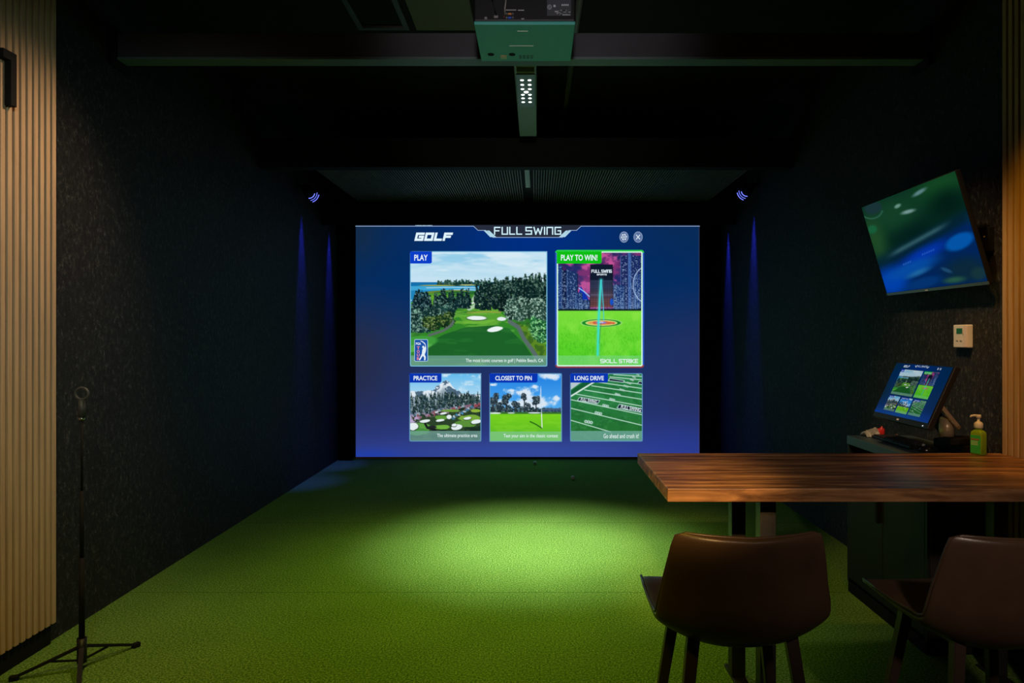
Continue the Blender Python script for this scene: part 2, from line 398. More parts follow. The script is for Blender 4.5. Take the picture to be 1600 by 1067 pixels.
# back face (towards the camera): ports, printing and rating label
yb = 3.29
def rect_back(bm, x0, x1, z0, z1, d=.003): box(bm, x0, x1, yb-d, yb+.002, z0, z1)
bm = B(); rect_back(bm, .05, .162, 2.99, 3.08, .0015); lab = obj('rating_label', bm, plain('slate_label', (0.05, 0.055, 0.065), 0.5), t)
bm = B()
rect_back(bm, .051, .094, 3.068, 3.076, .0025); rect_back(bm, .1, .151, 3.066, 3.076, .0025)
for i in range(22): 
    x = .085+.07*RNG.random(); z = 2.994+.004*int(6*RNG.random()); rect_back(bm, x, min(x+.004+.012*RNG.random(), .16), z, z+.0022, .0025)
for i in range(4): rect_back(bm, .118+i*.009, .124+i*.009, 3.036, 3.044, .0025)
rect_back(bm, .122, .158, 2.992, 2.995, .0025); rect_back(bm, .08, .09, 3.03, 3.04, .0025)
obj('label_printing', bm, plain('pale_print', (0.55, 0.57, 0.6), 0.6), lab)
bm = B(); 
for r0 in (.010, .005):
    path_tube(bm, [(.062+r0*math.cos(a), yb-.002, 3.03+r0*math.sin(a)) for a in np.linspace(0, 2*PI, 20, endpoint=False)], .0012, 6, True)
obj('label_mark', bm, plain('pale_print', (0.55, 0.57, 0.6), 0.6), lab)
def port(name, x, z, w_, h_, mat, pins=True):
    bm = B(); box(bm, x-w_/2, x+w_/2, yb-.006, yb+.002, z-h_/2, z+h_/2, .002); p = obj(name, bm, mat, t)
    if pins:
        for s in (-1, 1):
            bm = B(); tube(bm, (x+s*(w_/2+.006), yb-.006, z), (x+s*(w_/2+.006), yb+.002, z), .004, n=10)
            obj('thumbscrew', bm, plain('nickel', (0.6, 0.6, 0.6), 0.3, 1.0), p)
port('video_port', -.124, 2.998, .017, .008, plain('orange_port', (0.7, 0.25, 0.05), 0.5))
port('video_port', -.124, 2.980, .017, .008, plain('blue_port', (0.02, 0.12, 0.75), 0.5))
port('network_port', -.188, 2.985, .020, .012, plain('grey_port', (0.25, 0.23, 0.22), 0.4), False)
port('round_port', -.236, 2.978, .013, .012, M['grey'], False)
port('audio_port', -.150, 2.985, .006, .006, plain('red_port', (0.25, 0.03, 0.03), 0.4), False)
wp = plain('white_print', (0.6, 0.6, 0.6), 0.5)
for x, z, l in ((-.142, 3.017, .020), (-.117, 3.017, .022), (-.085, 3.016, .026), (-.07, 2.976, .013)):
    bm = B(); k = x
    while k < x+l: box(bm, k, k+.0035, yb-.0012, yb+.001, z-.002, z+.002); k += .0048
    obj('port_printing', bm, wp, t)
bm = B(); path_tube(bm, [(-.146, 3.283, 2.99), (-.146, 3.262, 3.01), (-.14, 3.26, 3.05), (-.128, 3.262, 3.10), (-.12, 3.28, 3.2), (-.115, 3.34, 3.48)], .0035, 8); obj('cable', bm, plain('grey_cable', (0.25, 0.24, 0.22), 0.35), t)
bm = B(); path_tube(bm, [(-.188, 3.283, 2.99), (-.19, 3.26, 3.0), (-.2, 3.255, 3.05), (-.235, 3.26, 3.09), (-.24, 3.30, 3.2), (-.2, 3.36, 3.48)], .003, 8); obj('cable', bm, M['blackp'], t)
bm = B(); tube(bm, (.02, 3.735, 3.05), (.02, 3.79, 3.05), .055, .048, 28); obj('lens', bm, M['blackp'], t)
bm = B(); tube(bm, (-.055, 3.55, 3.13), (-.055, 3.55, CEIL), .025); box(bm, -.16, .05, 3.45, 3.65, 3.125, 3.14); box(bm, -.13, .02, 3.48, 3.62, CEIL-.01, CEIL); obj('ceiling_mount', bm, M['steel'], t)

# ------------------------------------------------------------------ blue lamps and sensor
def blue_lamp(x, y, z, sgn, label):
    t = thing('blue_spotlight', label, 'spotlight', (x, y, z), 'blue wall spotlights')
    bm = B(); tube(bm, (x+sgn*.075, y, z+.09), (x, y, z+.0), .05, .062, 20); tube(bm, (x+sgn*.11, y, z+.1), (x+sgn*.06, y, z+.085), .022, n=12)
    obj('lamp_body', bm, M['blackm'], t)
    for R_, a0, a1, s in ((.055, -95, -8, 1.6), (.078, -80, 0, .9), (.098, -70, -12, 1.3)):
        bm = B(); n = 18
        path_tube(bm, [(x-sgn*(R_*math.cos(math.radians(a))-.02), y-.06, z+.025+R_*math.sin(math.radians(a))) for a in np.linspace(a0, a1, n)], .0038, 6)
        obj('light_ring', bm, emit('blue_glow', (0.16, 0.20, 1.0), s), t)
    bm = B(); xw = XL if sgn < 0 else XR
    tube(bm, (xw, y, z+.1), (x+sgn*.10, y, z+.1), .015, n=10); obj('wall_arm', bm, M['blackm'], t)
blue_lamp(-2.235, 7.05, 2.885, -1, 'small blue glowing spotlight high on the wall with the tripod stand')
blue_lamp(2.07, 7.05, 2.905, 1, 'small blue glowing spotlight high on the wall with the television')
bm = B(); box(bm, XL, XL+.03, 5.50, 5.63, 3.24, 3.40, .006)
o = obj('wall_sensor', bm, M['blackm']); tag(o, 'tiny black box fixed high on the bare dark wall beyond the dark grey beam', 'sensor')

# ------------------------------------------------------------------ pictures shown on the screens (painted pixel by pixel with numpy)
def vnoise(h, w_, cells_y, cells_x, octv=4, pers=0.55):
    out = np.zeros((h, w_)); amp = 1; tot = 0
    for o_ in range(octv):
        cy = max(2, int(cells_y*2**o_)); cx = max(2, int(cells_x*2**o_))
        g = RNG.random((cy+2, cx+2))
        yy = np.linspace(0, cy, h, endpoint=False); xx = np.linspace(0, cx, w_, endpoint=False)
        yi = yy.astype(int); xi = xx.astype(int); fy = (yy-yi)[:, None]; fx = (xx-xi)[None, :]
        fy = fy*fy*(3-2*fy); fx = fx*fx*(3-2*fx)
        a = g[np.ix_(yi, xi)]; b = g[np.ix_(yi, xi+1)]; c = g[np.ix_(yi+1, xi)]; d = g[np.ix_(yi+1, xi+1)]
        out += amp*((a*(1-fx)+b*fx)*(1-fy)+(c*(1-fx)+d*fx)*fy); tot += amp; amp *= pers
    return out/tot
def ss(e0, e1, x): t = np.clip((x-e0)/(e1-e0), 0, 1); return t*t*(3-2*t)
class Pic:
    def __init__(s, w_, h): 
        s.w, s.h = w_, h; s.a = np.zeros((h, w_, 3))
        s.V, s.U = np.meshgrid((np.arange(h)+.5)/h, (np.arange(w_)+.5)/w_, indexing='ij')
    def n(s, cx, cy=None, o=4, p=.55): return vnoise(s.h, s.w, cy or cx, cx, o, p)
    def put(s, m, col):
        m = np.clip(np.asarray(m, float), 0, 1)[..., None]; c = np.asarray(col, float)
        s.a = s.a*(1-m)+c*m
    def ell(s, u, v, ru, rv, col, rot=0.0, soft=.12, wob=None):
        c, sn = math.cos(rot), math.sin(rot); asp = s.h/s.w
        du = s.U-u; dv = (s.V-v)*asp; x = (du*c+dv*sn)/ru; y = (-du*sn+dv*c)/(rv*asp)
        r = np.sqrt(x*x+y*y)
        if wob is not None: r = r+wob
        s.put(1-ss(1-soft, 1+soft, r), col)
    def poly(s, pts, col, alpha=1.0):
        ins = np.zeros(s.U.shape, bool); n = len(pts)
        for i in range(n):
            x0, y0 = pts[i]; x1, y1 = pts[(i+1) % n]
            if y0 == y1: continue
            c = ((y0 > s.V) != (y1 > s.V)) & (s.U < (x1-x0)*(s.V-y0)/(y1-y0)+x0); ins ^= c
        s.put(ins*alpha, col)
    def line(s, pts, wd, col, alpha=1.0):
        asp = s.h/s.w; best = np.full(s.U.shape, 9.0)
        for (x0, y0), (x1, y1) in zip(pts, pts[1:]):
            dx, dy = x1-x0, (y1-y0)*asp; px, py = s.U-x0, (s.V-y0)*asp
            t = np.clip((px*dx+py*dy)/(dx*dx+dy*dy+1e-12), 0, 1)
            best = np.minimum(best, np.hypot(px-t*dx, py-t*dy))
        s.put((1-ss(wd*.6, wd*1.3, best))*alpha, col)
    def band(s, v0, col=(118, 165, 158), alpha=.72): s.put((s.V > v0)*alpha, np.array(col)*1.0)
    def half(s):
        h, w_ = s.h//2*2, s.w//2*2; a = s.a[:h, :w_]
        return a.reshape(h//2, 2, w_//2, 2, 3).mean((1, 3))

def stamp(p, u, vb, hw, h, dark, light, kind=0, sp=None):
    """one small tree: kind 0 conifer, 1 round crown"""
    H, W = p.h, p.w
    x0, x1 = int((u-hw*1.3)*W), int((u+hw*1.3)*W)+1; y0, y1 = int((vb-h*1.1)*H), int(vb*H)+1
    x0, y0 = max(0, x0), max(0, y0); x1, y1 = min(W, x1), min(H, y1)
    if x1 <= x0 or y1 <= y0: return
    X = (p.U[y0:y1, x0:x1]-u)/hw; Yy = (vb-p.V[y0:y1, x0:x1])/h
    k = sp[y0:y1, x0:x1]; k2 = np.roll(sp, (37, 61), (0, 1))[y0:y1, x0:x1]
    if kind == 0: edge = .2+.85*np.clip(1-Yy, 0, 1)**.8-np.abs(X)+(k2-.5)*1.3; m = (edge > 0) & (Yy > 0) & (Yy < 1+(k2-.5)*.3)
    else: r = np.hypot(X, (Yy-.52)/.52); m = r+(k2-.5)*1.2 < 1
    t = ss(.46, .70, k+.10*(-X)*.6+.10*(Yy-.5)); c = np.array(dark)*(1-t[..., None])+np.array(light)*t[..., None]
    hi = (k > .68)[..., None]*.55; c = c*(1-hi)+(np.array(light)*.45+np.array((210, 228, 220))*.55)*hi
    sub = p.a[y0:y1, x0:x1]; mm = m[..., None]*1.0; p.a[y0:y1, x0:x1] = sub*(1-mm)+c*mm
def wood(p, n, u0, u1, base, hgt, hw, dark, light, kind, sp):
    """n stamps sorted from back to front; base(u) and hgt(u) are functions"""
    items = []
    for _ in range(n):
        u = u0+(u1-u0)*RNG.random(); r = RNG.random(); items.append((base(u, r), u))
    for vb, u in sorted(items):
        f = .75+.5*RNG.random(); stamp(p, u, vb, hw*(.7+.6*RNG.random()), hgt(u)*f, np.array(dark)*(.75+.5*RNG.random()), np.array(light)*(.8+.35*RNG.random()), kind, sp)

def pic_play(w_, h):
    p = Pic(w_, h); U, V = p.U, p.V; sp = p.n(95, 80, 3, .75)
    p.a[:] = (196, 226, 241)
    cl = p.n(3, 14, 4); p.put(ss(.45, .72, cl)*.6*ss(.3, .02, V), (112, 188, 226)); p.put(ss(.5, .7, p.n(4, 12))*.6*(V < .27), (226, 241, 247))
    p.put(V > .268, (20, 112, 172)); p.put((V > .30)*.5, (40, 150, 200))
    sf = p.n(9, 34, 4); p.put(ss(.46, .58, sf)*ss(.365, .40, V)*(U < .32), (196, 230, 240))
    # headland with yellow-green edges, bay
    wood(p, 120, .20, .78, lambda u, r: .295+.01*r, lambda u: .045-.03*max(0, .35-u), .014, (16, 52, 48), (62, 104, 84), 0, sp)
    p.ell(.20, .297, .13, .006, (150, 160, 70), 0, .3); p.ell(.42, .293, .06, .006, (170, 180, 120), 0, .3)
    p.put(ss(.300, .306, V)*ss(.345, .335, V)*(U < .52), (62, 164, 212)); p.line([(.12, .318), (.3, .312), (.5, .318)], .003, (200, 230, 240), .8); p.line([(.3, .336), (.42, .332), (.5, .34)], .003, (206, 230, 236), .8)
    # land
    edge = .345+.62*np.maximum(0, .17-U)
    p.put(ss(-.006, .006, V-edge)*(V > .33), (58, 128, 44))
    p.ell(.27, .352, .17, .014, (104, 132, 52), -.03); p.ell(.34, .362, .17, .014, (36, 100, 46))
    p.put(ss(.45, .7, p.n(5, 12, 5))*(V > .36)*(V > edge), (98, 168, 48)); p.put(ss(.48, .65, p.n(6, 24, 4))*(V > .5)*.5, (28, 92, 40))
    p.line([(.5, .35), (.46, .42), (.50, .455), (.43, .50)], .014, (190, 214, 196), .8); p.ell(.465, .445, .03, .008, (220, 232, 226), -.4)
    # right-hand wood
    wood(p, 170, .53, 1.02, lambda u, r: .36+.06*r, lambda u: .10+.12*max(0, u-.5), .018, (10, 34, 34), (58, 92, 76), 0, sp)
    for cx, cy, r in ((.535, .42, .03), (.60, .41, .016), (.67, .42, .03), (.72, .44, .03), (.74, .40, .02)): p.ell(cx, cy, r, .045, (116, 178, 62), soft=.3, wob=(p.n(20)-.5)*.8)
    wood(p, 85, .475, 1.0, lambda u, r: .46+.08*r-.02*(u < .6), lambda u: .15+.05*(u-.5), .017, (8, 28, 30), (46, 78, 66), 0, sp)
    # left-hand trees
    wood(p, 60, .18, .43, lambda u, r: .44+.08*r-.14*max(0, u-.3), lambda u: .10-.12*max(0, u-.33), .017, (10, 32, 36), (46, 86, 78), 0, sp)
    wood(p, 34, .03, .15, lambda u, r: .47+.10*r, lambda u: .12, .026, (8, 26, 36), (54, 92, 96), 0, sp)
    # fairway
    p.poly([(.24, .60), (.38, .545), (.5, .52), (.68, .53), (.76, .60), (.9, .92), (0, .92), (0, .78)], (50, 132, 40))
    p.poly([(.36, .57), (.5, .515), (.64, .52), (.7, .57), (.55, .63), (.4, .63)], (98, 168, 54), .7)
    p.put(ss(.48, .62, p.n(7, 26, 4))*.6*(V > .52)*(V < .7)*(np.abs(U-.5) < .26), (126, 192, 66))
    p.line([(.42, .535), (.55, .525), (.66, .53)], .006, (176, 160, 70), .6)
    p.poly([(.12, .80), (.25, .72), (.4, .66), (.6, .645), (.72, .67), (.83, .80), (.9, .93), (.05, .93)], (24, 90, 40), .85)
    p.put(ss(.48, .66, p.n(5, 22, 4))*.4*(V > .66)*(V < .91), (42, 124, 50))
    p.poly([(.78, .62), (.86, .66), (1, .84), (1, .93), (.93, .92), (.84, .74)], (92, 136, 34), .9); p.put(ss(.5, .6, p.n(24, 24, 3))*((U-.76)/.2 > (V-.62)/.36)*(V > .62)*(V < .92)*.6, (40, 84, 30))
    p.ell(.03, .80, .17, .06, (62, 154, 58), -.15); p.ell(.04, .84, .12, .03, (86, 172, 70), -.2)
    # bushes
    wood(p, 80, -.02, .30, lambda u, r: .56+.16*r-.30*max(0, u-.10), lambda u: .075, .034, (16, 46, 46), (104, 146, 128), 1, sp)
    wood(p, 40, .12, .30, lambda u, r: .62+.08*r-.25*max(0, u-.16), lambda u: .06, .03, (18, 48, 26), (96, 120, 52), 1, sp)
    wood(p, 110, .72, 1.03, lambda u, r: .48+.13*r+.12*max(0, u-.85)*r, lambda u: .075, .034, (30, 58, 50), (150, 186, 166), 1, sp)
    wood(p, 46, .90, 1.03, lambda u, r: .66+.14*r-.3*max(0, .97-u), lambda u: .08, .032, (22, 76, 44), (120, 196, 120), 1, sp)
    # paths
    p.line([(.315, .61), (.30, .645), (.24, .69), (.14, .73)], .010, (88, 104, 98))
    p.line([(.725, .61), (.79, .66), (.83, .76), (.88, .84), (.93, .93)], .016, (88, 106, 104))
    wb = (p.n(12)-.5)*.5
    p.ell(.487, .582, .075, .023, (54, 96, 48), 0.02, .15, wb); p.ell(.487, .579, .07, .018, (232, 242, 242), 0.02, .12, wb); p.ell(.665, .587, .03, .016, (226, 238, 238), 0, .12, wb); p.ell(.625, .676, .06, .021, (236, 245, 245), -.18, .12, wb)
    p.band(.905)
    return p.half()
def pic_win(w_, h):
    p = Pic(w_, h); U, V = p.U, p.V
    p.a[:] = (34, 44, 104)
    c = p.n(5, 8, 5); p.put(ss(.36, .58, c)*.95, (124, 50, 112)); p.put(ss(.52, .68, p.n(8, 14, 5))*.85, (206, 88, 156)); p.put(ss(.54, .68, p.n(6, 9, 4))*.6, (40, 30, 80))
    p.poly([(.26, .36), (.28, .30), (.39, .44), (.39, .5), (.26, .5)], (14, 50, 170)); p.line([(.26, .32), (.32, .35), (.385, .395)], .006, (150, 200, 250))
    fine = p.n(120, 60, 2)
    def bld(u0, u1, v0, base, dens, slope=0.0):
        vt = v0+slope*(U-u0)
        m = (U > u0) & (U < u1) & (V > vt) & (V < .51); p.put(m, base)
        nx = max(3, int((u1-u0)*85)); ny = int((.51-v0)*120)
        g = RNG.random((ny+1, nx+1)); cl = RNG.random(nx+1)*.8+.3; g = g/cl[None, :]
        i = np.clip(((V-vt)/(.51-v0)*ny).astype(int), 0, ny); j = np.clip(((U-u0)/(u1-u0)*nx).astype(int), 0, nx)
        lit = g[i, j] < dens*(.5+1.2*ss(.05, .5, V))
        fu = ((U-u0)/(u1-u0)*nx) % 1; fv = ((V-vt)/(.51-v0)*ny) % 1
        br = RNG.random((ny+1, nx+1))[i, j]
        p.put((m & lit & (fu < .75) & (fv < .62))*(.35+.65*br), (166, 200, 232)); p.put((m & (U > u1-.012))*.6, np.array(base)*.5); p.put((m & (U < u0+.008))*.5, (90, 130, 190))
    for b in ((0, .07, .12, (30, 62, 122), .25), (.055, .13, .165, (16, 30, 72), .35), (.12, .25, .155, (26, 50, 100), .45, .3), (.22, .30, .36, (26, 52, 104), .5), (.29, .39, .42, (22, 42, 92), .5),
              (.66, .75, .29, (28, 48, 98), .5), (.74, .84, .04, (28, 40, 92), .4), (.83, .87, .0, (60, 96, 160), .3), (.86, 1.0, .04, (26, 44, 96), .5), (.70, .80, .30, (24, 52, 110), .55), (.9, 1, .2, (28, 56, 116), .55)): bld(*b)
    p.put(ss(.40, .50, V)*(V < .51)*.30*(fine > .5), (140, 176, 210))
    r = np.hypot((U-1.06)/.17, (V-.29)/.16); p.put((np.abs(r-1) < .03)*.8, (180, 204, 240))
    p.poly([(.39, .115), (.655, .115), (.66, .485), (.385, .485)], (16, 26, 46))
    gl = ((U*50 % 1) < .2) | ((V*85 % 1) < .22); m = (U > .39) & (U < .655) & (V > .25) & (V < .485)
    k = ss(.28, .50, V)[..., None]; p.put(m, np.array((34, 42, 66))*(1-k)+np.array((78, 46, 54))*k); p.put(m & gl, np.array((56, 66, 92))*(1-k)+np.array((140, 84, 74))*k)
    p.put((V > .37)*(V < .39)*(U > .39)*(U < .655)*.3, (110, 120, 150)); p.ell(.64, .44, .02, .03, (20, 80, 200), 0, .4)
    p.put(ss(-.005, .005, V-(.495+.012*p.n(60, 3, 2)))*(V < .55), (12, 30, 34))
    v = ss(.515, .9, V)[..., None]
    lawn = np.array((120, 220, 56))*(1-v)+np.array((88, 208, 40))*v
    m = ss(.512, .52, V)[..., None]; p.a = p.a*(1-m)+lawn*m
    p.put(ss(.45, .75, fine)*.4*(V > .52)*ss(.5, .8, V), (54, 166, 24)); p.put(ss(.50, .72, p.n(5, 6, 3))*.4*(V > .53), (150, 236, 78))
    for ru, rv, col in ((.24, .036, (180, 232, 150)), (.228, .033, (20, 136, 36)), (.185, .025, (206, 226, 130)), (.165, .021, (222, 170, 90))): p.ell(.52, .622, ru, rv, col, 0, .05)
    p.ell(.52, .622, .125, .014, (206, 96, 66), 0, .15, (p.n(24)-.5)*1.2); p.ell(.52, .619, .06, .010, (146, 120, 190), 0, .2); p.ell(.515, .616, .03, .006, (214, 204, 226), 0, .2)
    for wd, al, col in ((.03, .25, (80, 210, 220)), (.012, .95, (60, 220, 206))): p.line([(.478, .90), (.488, .6), (.506, .36), (.517, .25)], wd, col, al)
    p.line([(.517, .25), (.53, .34), (.542, .46), (.548, .60)], .007, (70, 200, 214), .8)
    p.line([(.517, .62), (.495, .8)], .004, (40, 120, 40), .6)
    p.band(.905, (120, 214, 130), .62)
    return p.half()
def pic_practice(w_, h):
    p = Pic(w_, h); U, V = p.U, p.V; sp = p.n(70, 70, 3, .75)
    v = V[..., None]; p.a[:] = np.array((96, 184, 236))*(1-v*2.4).clip(0, 1)+np.array((196, 226, 242))*(v*2.4).clip(0, 1)
    p.put(ss(.56, .74, p.n(4, 6, 4))*(V < .3)*.8, (226, 238, 246))
    ridge = .29-.16*np.exp(-((U-.50)/.13)**2)-.05*np.exp(-((U-.18)/.16)**2)+.02*np.sin(U*9)+(p.n(16, 2, 3)-.5)*.06
    p.put(ss(-.004, .004, V-ridge), (222, 232, 240)); rk = p.n(18, 24, 4); p.put(ss(-.004, .004, V-ridge)*ss(.47, .58, rk)*.85, (52, 80, 106)); p.put(ss(.05, .16, V-ridge)*.5, (70, 96, 110))
    wood(p, 240, -.02, 1.02, lambda u, r: .37+.30*r-.20*u*r-.03*math.exp(-((u-.6)/.2)**2), lambda u: .085, .014, (22, 44, 48), (88, 112, 106), 0, sp)
    g0 = .645-.19*U
    p.put(ss(-.01, .01, V-g0), (44, 66, 42)); p.put(ss(.46, .60, p.n(9, 12, 4))*(V > g0), (24, 44, 34))
    fl = p.n(26, 26, 3); e = np.abs(V-g0-.01)
    p.put(ss(.06, .015, e)*ss(.44, .56, fl), (150, 124, 150)); p.put(ss(.05, .02, e)*ss(.56, .62, p.n(26, 26, 3)), (142, 74, 84)); p.put(ss(.12, .05, np.hypot(U-.05, (V-.68)))*ss(.4, .5, fl), (186, 164, 204))
    wb = (p.n(9)-.5)*.7
    for a in ((.45, .65, .10, .035, (92, 150, 56)), (.15, .80, .14, .07, (92, 158, 66)), (.56, .55, .13, .018, (104, 156, 56)), (.83, .66, .14, .05, (120, 168, 60)), (.78, .74, .14, .05, (88, 142, 56)), (.45, .79, .10, .035, (112, 176, 64)), (.92, .55, .08, .025, (140, 176, 60)), (.12, .86, .15, .05, (70, 140, 60))): p.ell(*a[:5], 0, .1, wb)
    w2 = (p.n(26)-.5)*1.6
    for i in range(22):
        t_ = i/21; p.ell(.60+.28*t_, .66-.17*t_+.01*math.sin(i*2.1), .022, .014, ((74, 150, 206), (60, 110, 130), (196, 196, 206), (150, 190, 214), (70, 80, 70))[i % 5], .4, .3, w2)
    for a in ((.47, .59, .05, .016), (.55, .64, .035, .03), (.43, .69, .065, .018), (.22, .70, .07, .022), (.05, .78, .07, .05), (.66, .79, .075, .035), (.80, .66, .05, .02), (.93, .71, .07, .025), (.62, .76, .03, .02), (.38, .57, .03, .01)):
        p.ell(a[0], a[1]+.006, a[2]*1.1, a[3]*1.15, (34, 62, 36), -.15, .15, wb); p.ell(*a, (228, 238, 240), -.15, .1, wb)
    p.line([(.22, .74), (.25, .80), (.36, .83)], .016, (24, 28, 32)); p.ell(.32, .79, .06, .02, (34, 38, 38), 0, .2, wb)
    p.band(.845)
    return p.half()
def pic_pin(w_, h):
    p = Pic(w_, h); U, V = p.U, p.V; sp = p.n(80, 80, 3, .75)
    v = (V/.58).clip(0, 1)[..., None]; p.a[:] = np.array((30, 126, 224))*(1-v)+np.array((90, 178, 242))*v
    cn = (p.n(10, 10, 5, .65)-.5)*2.2
    for (u, vv, ru, rv) in ((.45, .28, .20, .07), (.32, .25, .07, .03), (.58, .36, .2, .05), (.82, .05, .14, .05), (.45, .44, .35, .06), (.93, .36, .04, .035), (.05, .17, .05, .02), (.63, .2, .05, .03)):
        p.ell(u, vv, ru, rv, (216, 230, 244), 0, .45, cn)
    wood(p, 70, -.02, 1.02, lambda u, r: .565+.02*r, lambda u: .06+.05*max(0, .7-u), .035, (22, 42, 54), (92, 116, 120), 1, sp)
    for (u, vb, hw, hh) in ((.05, .50, .085, .20), (.23, .49, .075, .18), (.48, .42, .05, .13), (.64, .47, .06, .14), (.14, .54, .07, .12), (.36, .53, .06, .12), (.52, .54, .05, .12)):
        p.line([(u, vb-.05), (u+.005, .57)], .008, (44, 50, 54))
        for _ in range(9): stamp(p, u+hw*(RNG.random()-.5)*1.1, vb-hh*.65*RNG.random(), hw*.5, hh*.42, (30, 46, 58), (86, 104, 112), 1, sp)
    p.poly([(.72, .535), (.78, .51), (.97, .51), (1, .53), (1, .56), (.72, .56)], (70, 92, 120)); p.put((V > .535)*(V < .562)*(U > .7)*(p.n(60, 20, 2) > .5), (40, 66, 96))
    p.put(V > .565, (56, 108, 46)); p.ell(.08, .583, .08, .012, (220, 232, 232)); p.ell(.3, .58, .05, .008, (206, 220, 220)); p.ell(.62, .578, .09, .01, (206, 220, 224))
    v = ss(.59, .9, V)[..., None]; lawn = np.array((118, 206, 30))*(1-v)+np.array((96, 188, 36))*v
    m = ss(.588, .60, V)[..., None]; p.a = p.a*(1-m)+lawn*m
    p.put(ss(.5, .7, p.n(5, 18, 4))*.3*(V > .6), (140, 220, 50))
    p.line([(.718, .58), (.725, .80)], .006, (236, 242, 246)); p.line([(.708, .19), (.718, .60)], .0035, (200, 222, 242)); p.poly([(.70, .21), (.712, .22), (.712, .36), (.695, .33)], (206, 224, 242), .6)
    p.line([(.56, .705), (.64, .745), (.72, .80)], .008, (36, 92, 24))
    p.band(.85, (126, 196, 146), .72)
    return p.half()
def pic_drive(w_, h):
    p = Pic(w_, h); U, V = p.U, p.V
    v = V[..., None]; p.a[:] = np.array((40, 132, 78))*(1-v)+np.array((36, 108, 44))*v
    p.put(ss(.45, .7, p.n(8, 10, 4))*.4, (26, 92, 44)); p.put(ss(.55, .75, p.n(20, 20, 3))*.3, (70, 150, 84))
    p.poly([(0, .10), (.2, .10), (0, .25)], (180, 200, 206)); p.poly([(.2, .12), (.33, .12), (0, .36), (0, .27)], (20, 92, 52))
    p.line([(0, .345), (.53, .0)], .011, (214, 232, 226))
    for (a, b) in (((0, .685), (.56, .86)), ((0, .51), (1, .765)), ((0, .385), (1, .61)), ((.08, .305), (1, .485)), ((.2, .245), (1, .385)), ((.3, .185), (1, .295)), ((.37, .13), (1, .225)), ((.5, .10), (1, .165)), ((.55, .055), (1, .10)), ((.6, .02), (1, .05))):
        p.line([a, b], .0065, (186, 222, 206), .95)
    for u, vv, s in ((.255, .715, 1.3), (.39, .585, 1.15), (.49, .475, 1), (.58, .385, .9), (.655, .31, .85), (.715, .245, .8), (.77, .19, .75), (.81, .145, .7), (.85, .10, .6), (.88, .06, .55), (.93, .02, .5)):
        for k in (-1, 0, 1): p.ell(u+k*.028*s, vv+k*.007, .017*s, .018*s, (190, 216, 208), -.5, .3); p.ell(u+k*.028*s, vv+k*.007, .006*s, .008*s, (60, 124, 90), -.5, .3)
    for q in ([(.135, .35), (.41, .40), (.375, .45), (.10, .40)], [(.68, .455), (1, .525), (1, .58), (.645, .51)], [(.545, .075), (.75, .11), (.73, .135), (.53, .11)], [(.95, .12), (1, .13), (1, .17), (.93, .155)]):
        p.poly(q, (16, 28, 48)); p.line(q+[q[0]], .005, (170, 205, 200))
    p.band(.845, (118, 172, 166))
    return p.half()
def pic_bg(w_, h):
    """plain menu backdrop"""
    p = Pic(w_, h); U, V = p.U, p.V
    st = ((0, (9, 42, 84)), (.25, (2, 44, 96)), (.5, (27, 48, 98)), (.8, (36, 50, 108)), (1, (48, 62, 142)))
    for c in range(3): p.a[..., c] = np.interp(V, [q[0] for q in st], [q[1][c] for q in st])
    p.put(np.exp(-(((U-.5)/.27)**2+((V-.06)/.2)**2))*.85, (0, 46, 136))
    p.put(np.exp(-((U-.0)/.11)**2)*.75*np.exp(-((V-.58)/.22)**2), (40, 42, 62)); p.put(np.exp(-((U-.0)/.07)**2)*.6*np.exp(-((V-.05)/.13)**2), (26, 42, 62))
    p.put(np.exp(-((U-1.)/.10)**2)*.5*np.exp(-((V-.62)/.3)**2), (36, 44, 92))
    p.put(np.exp(-(((U-.22)/.16)**2+((V-.62)/.07)**2))*.4, (36, 48, 84))
    p.put(np.exp(-(((U-.5)/.32)**2+((V-.965)/.05)**2))*.5, (56, 84, 172)); p.put(np.exp(-(((U-.04)/.10)**2+((V-.985)/.03)**2))*.8, (30, 62, 172)); p.put(np.exp(-(((U-.95)/.14)**2+((V-.95)/.1)**2))*.5, (38, 58, 154))
    p.put(ss(.990, .997, V), (86, 62, 70)); p.put(ss(.996, .9985, U)*.6, (86, 62, 76))  # projected light on the hem, painted into the picture edge
    p.put((V < .011), (36, 40, 56))
    return p.half()
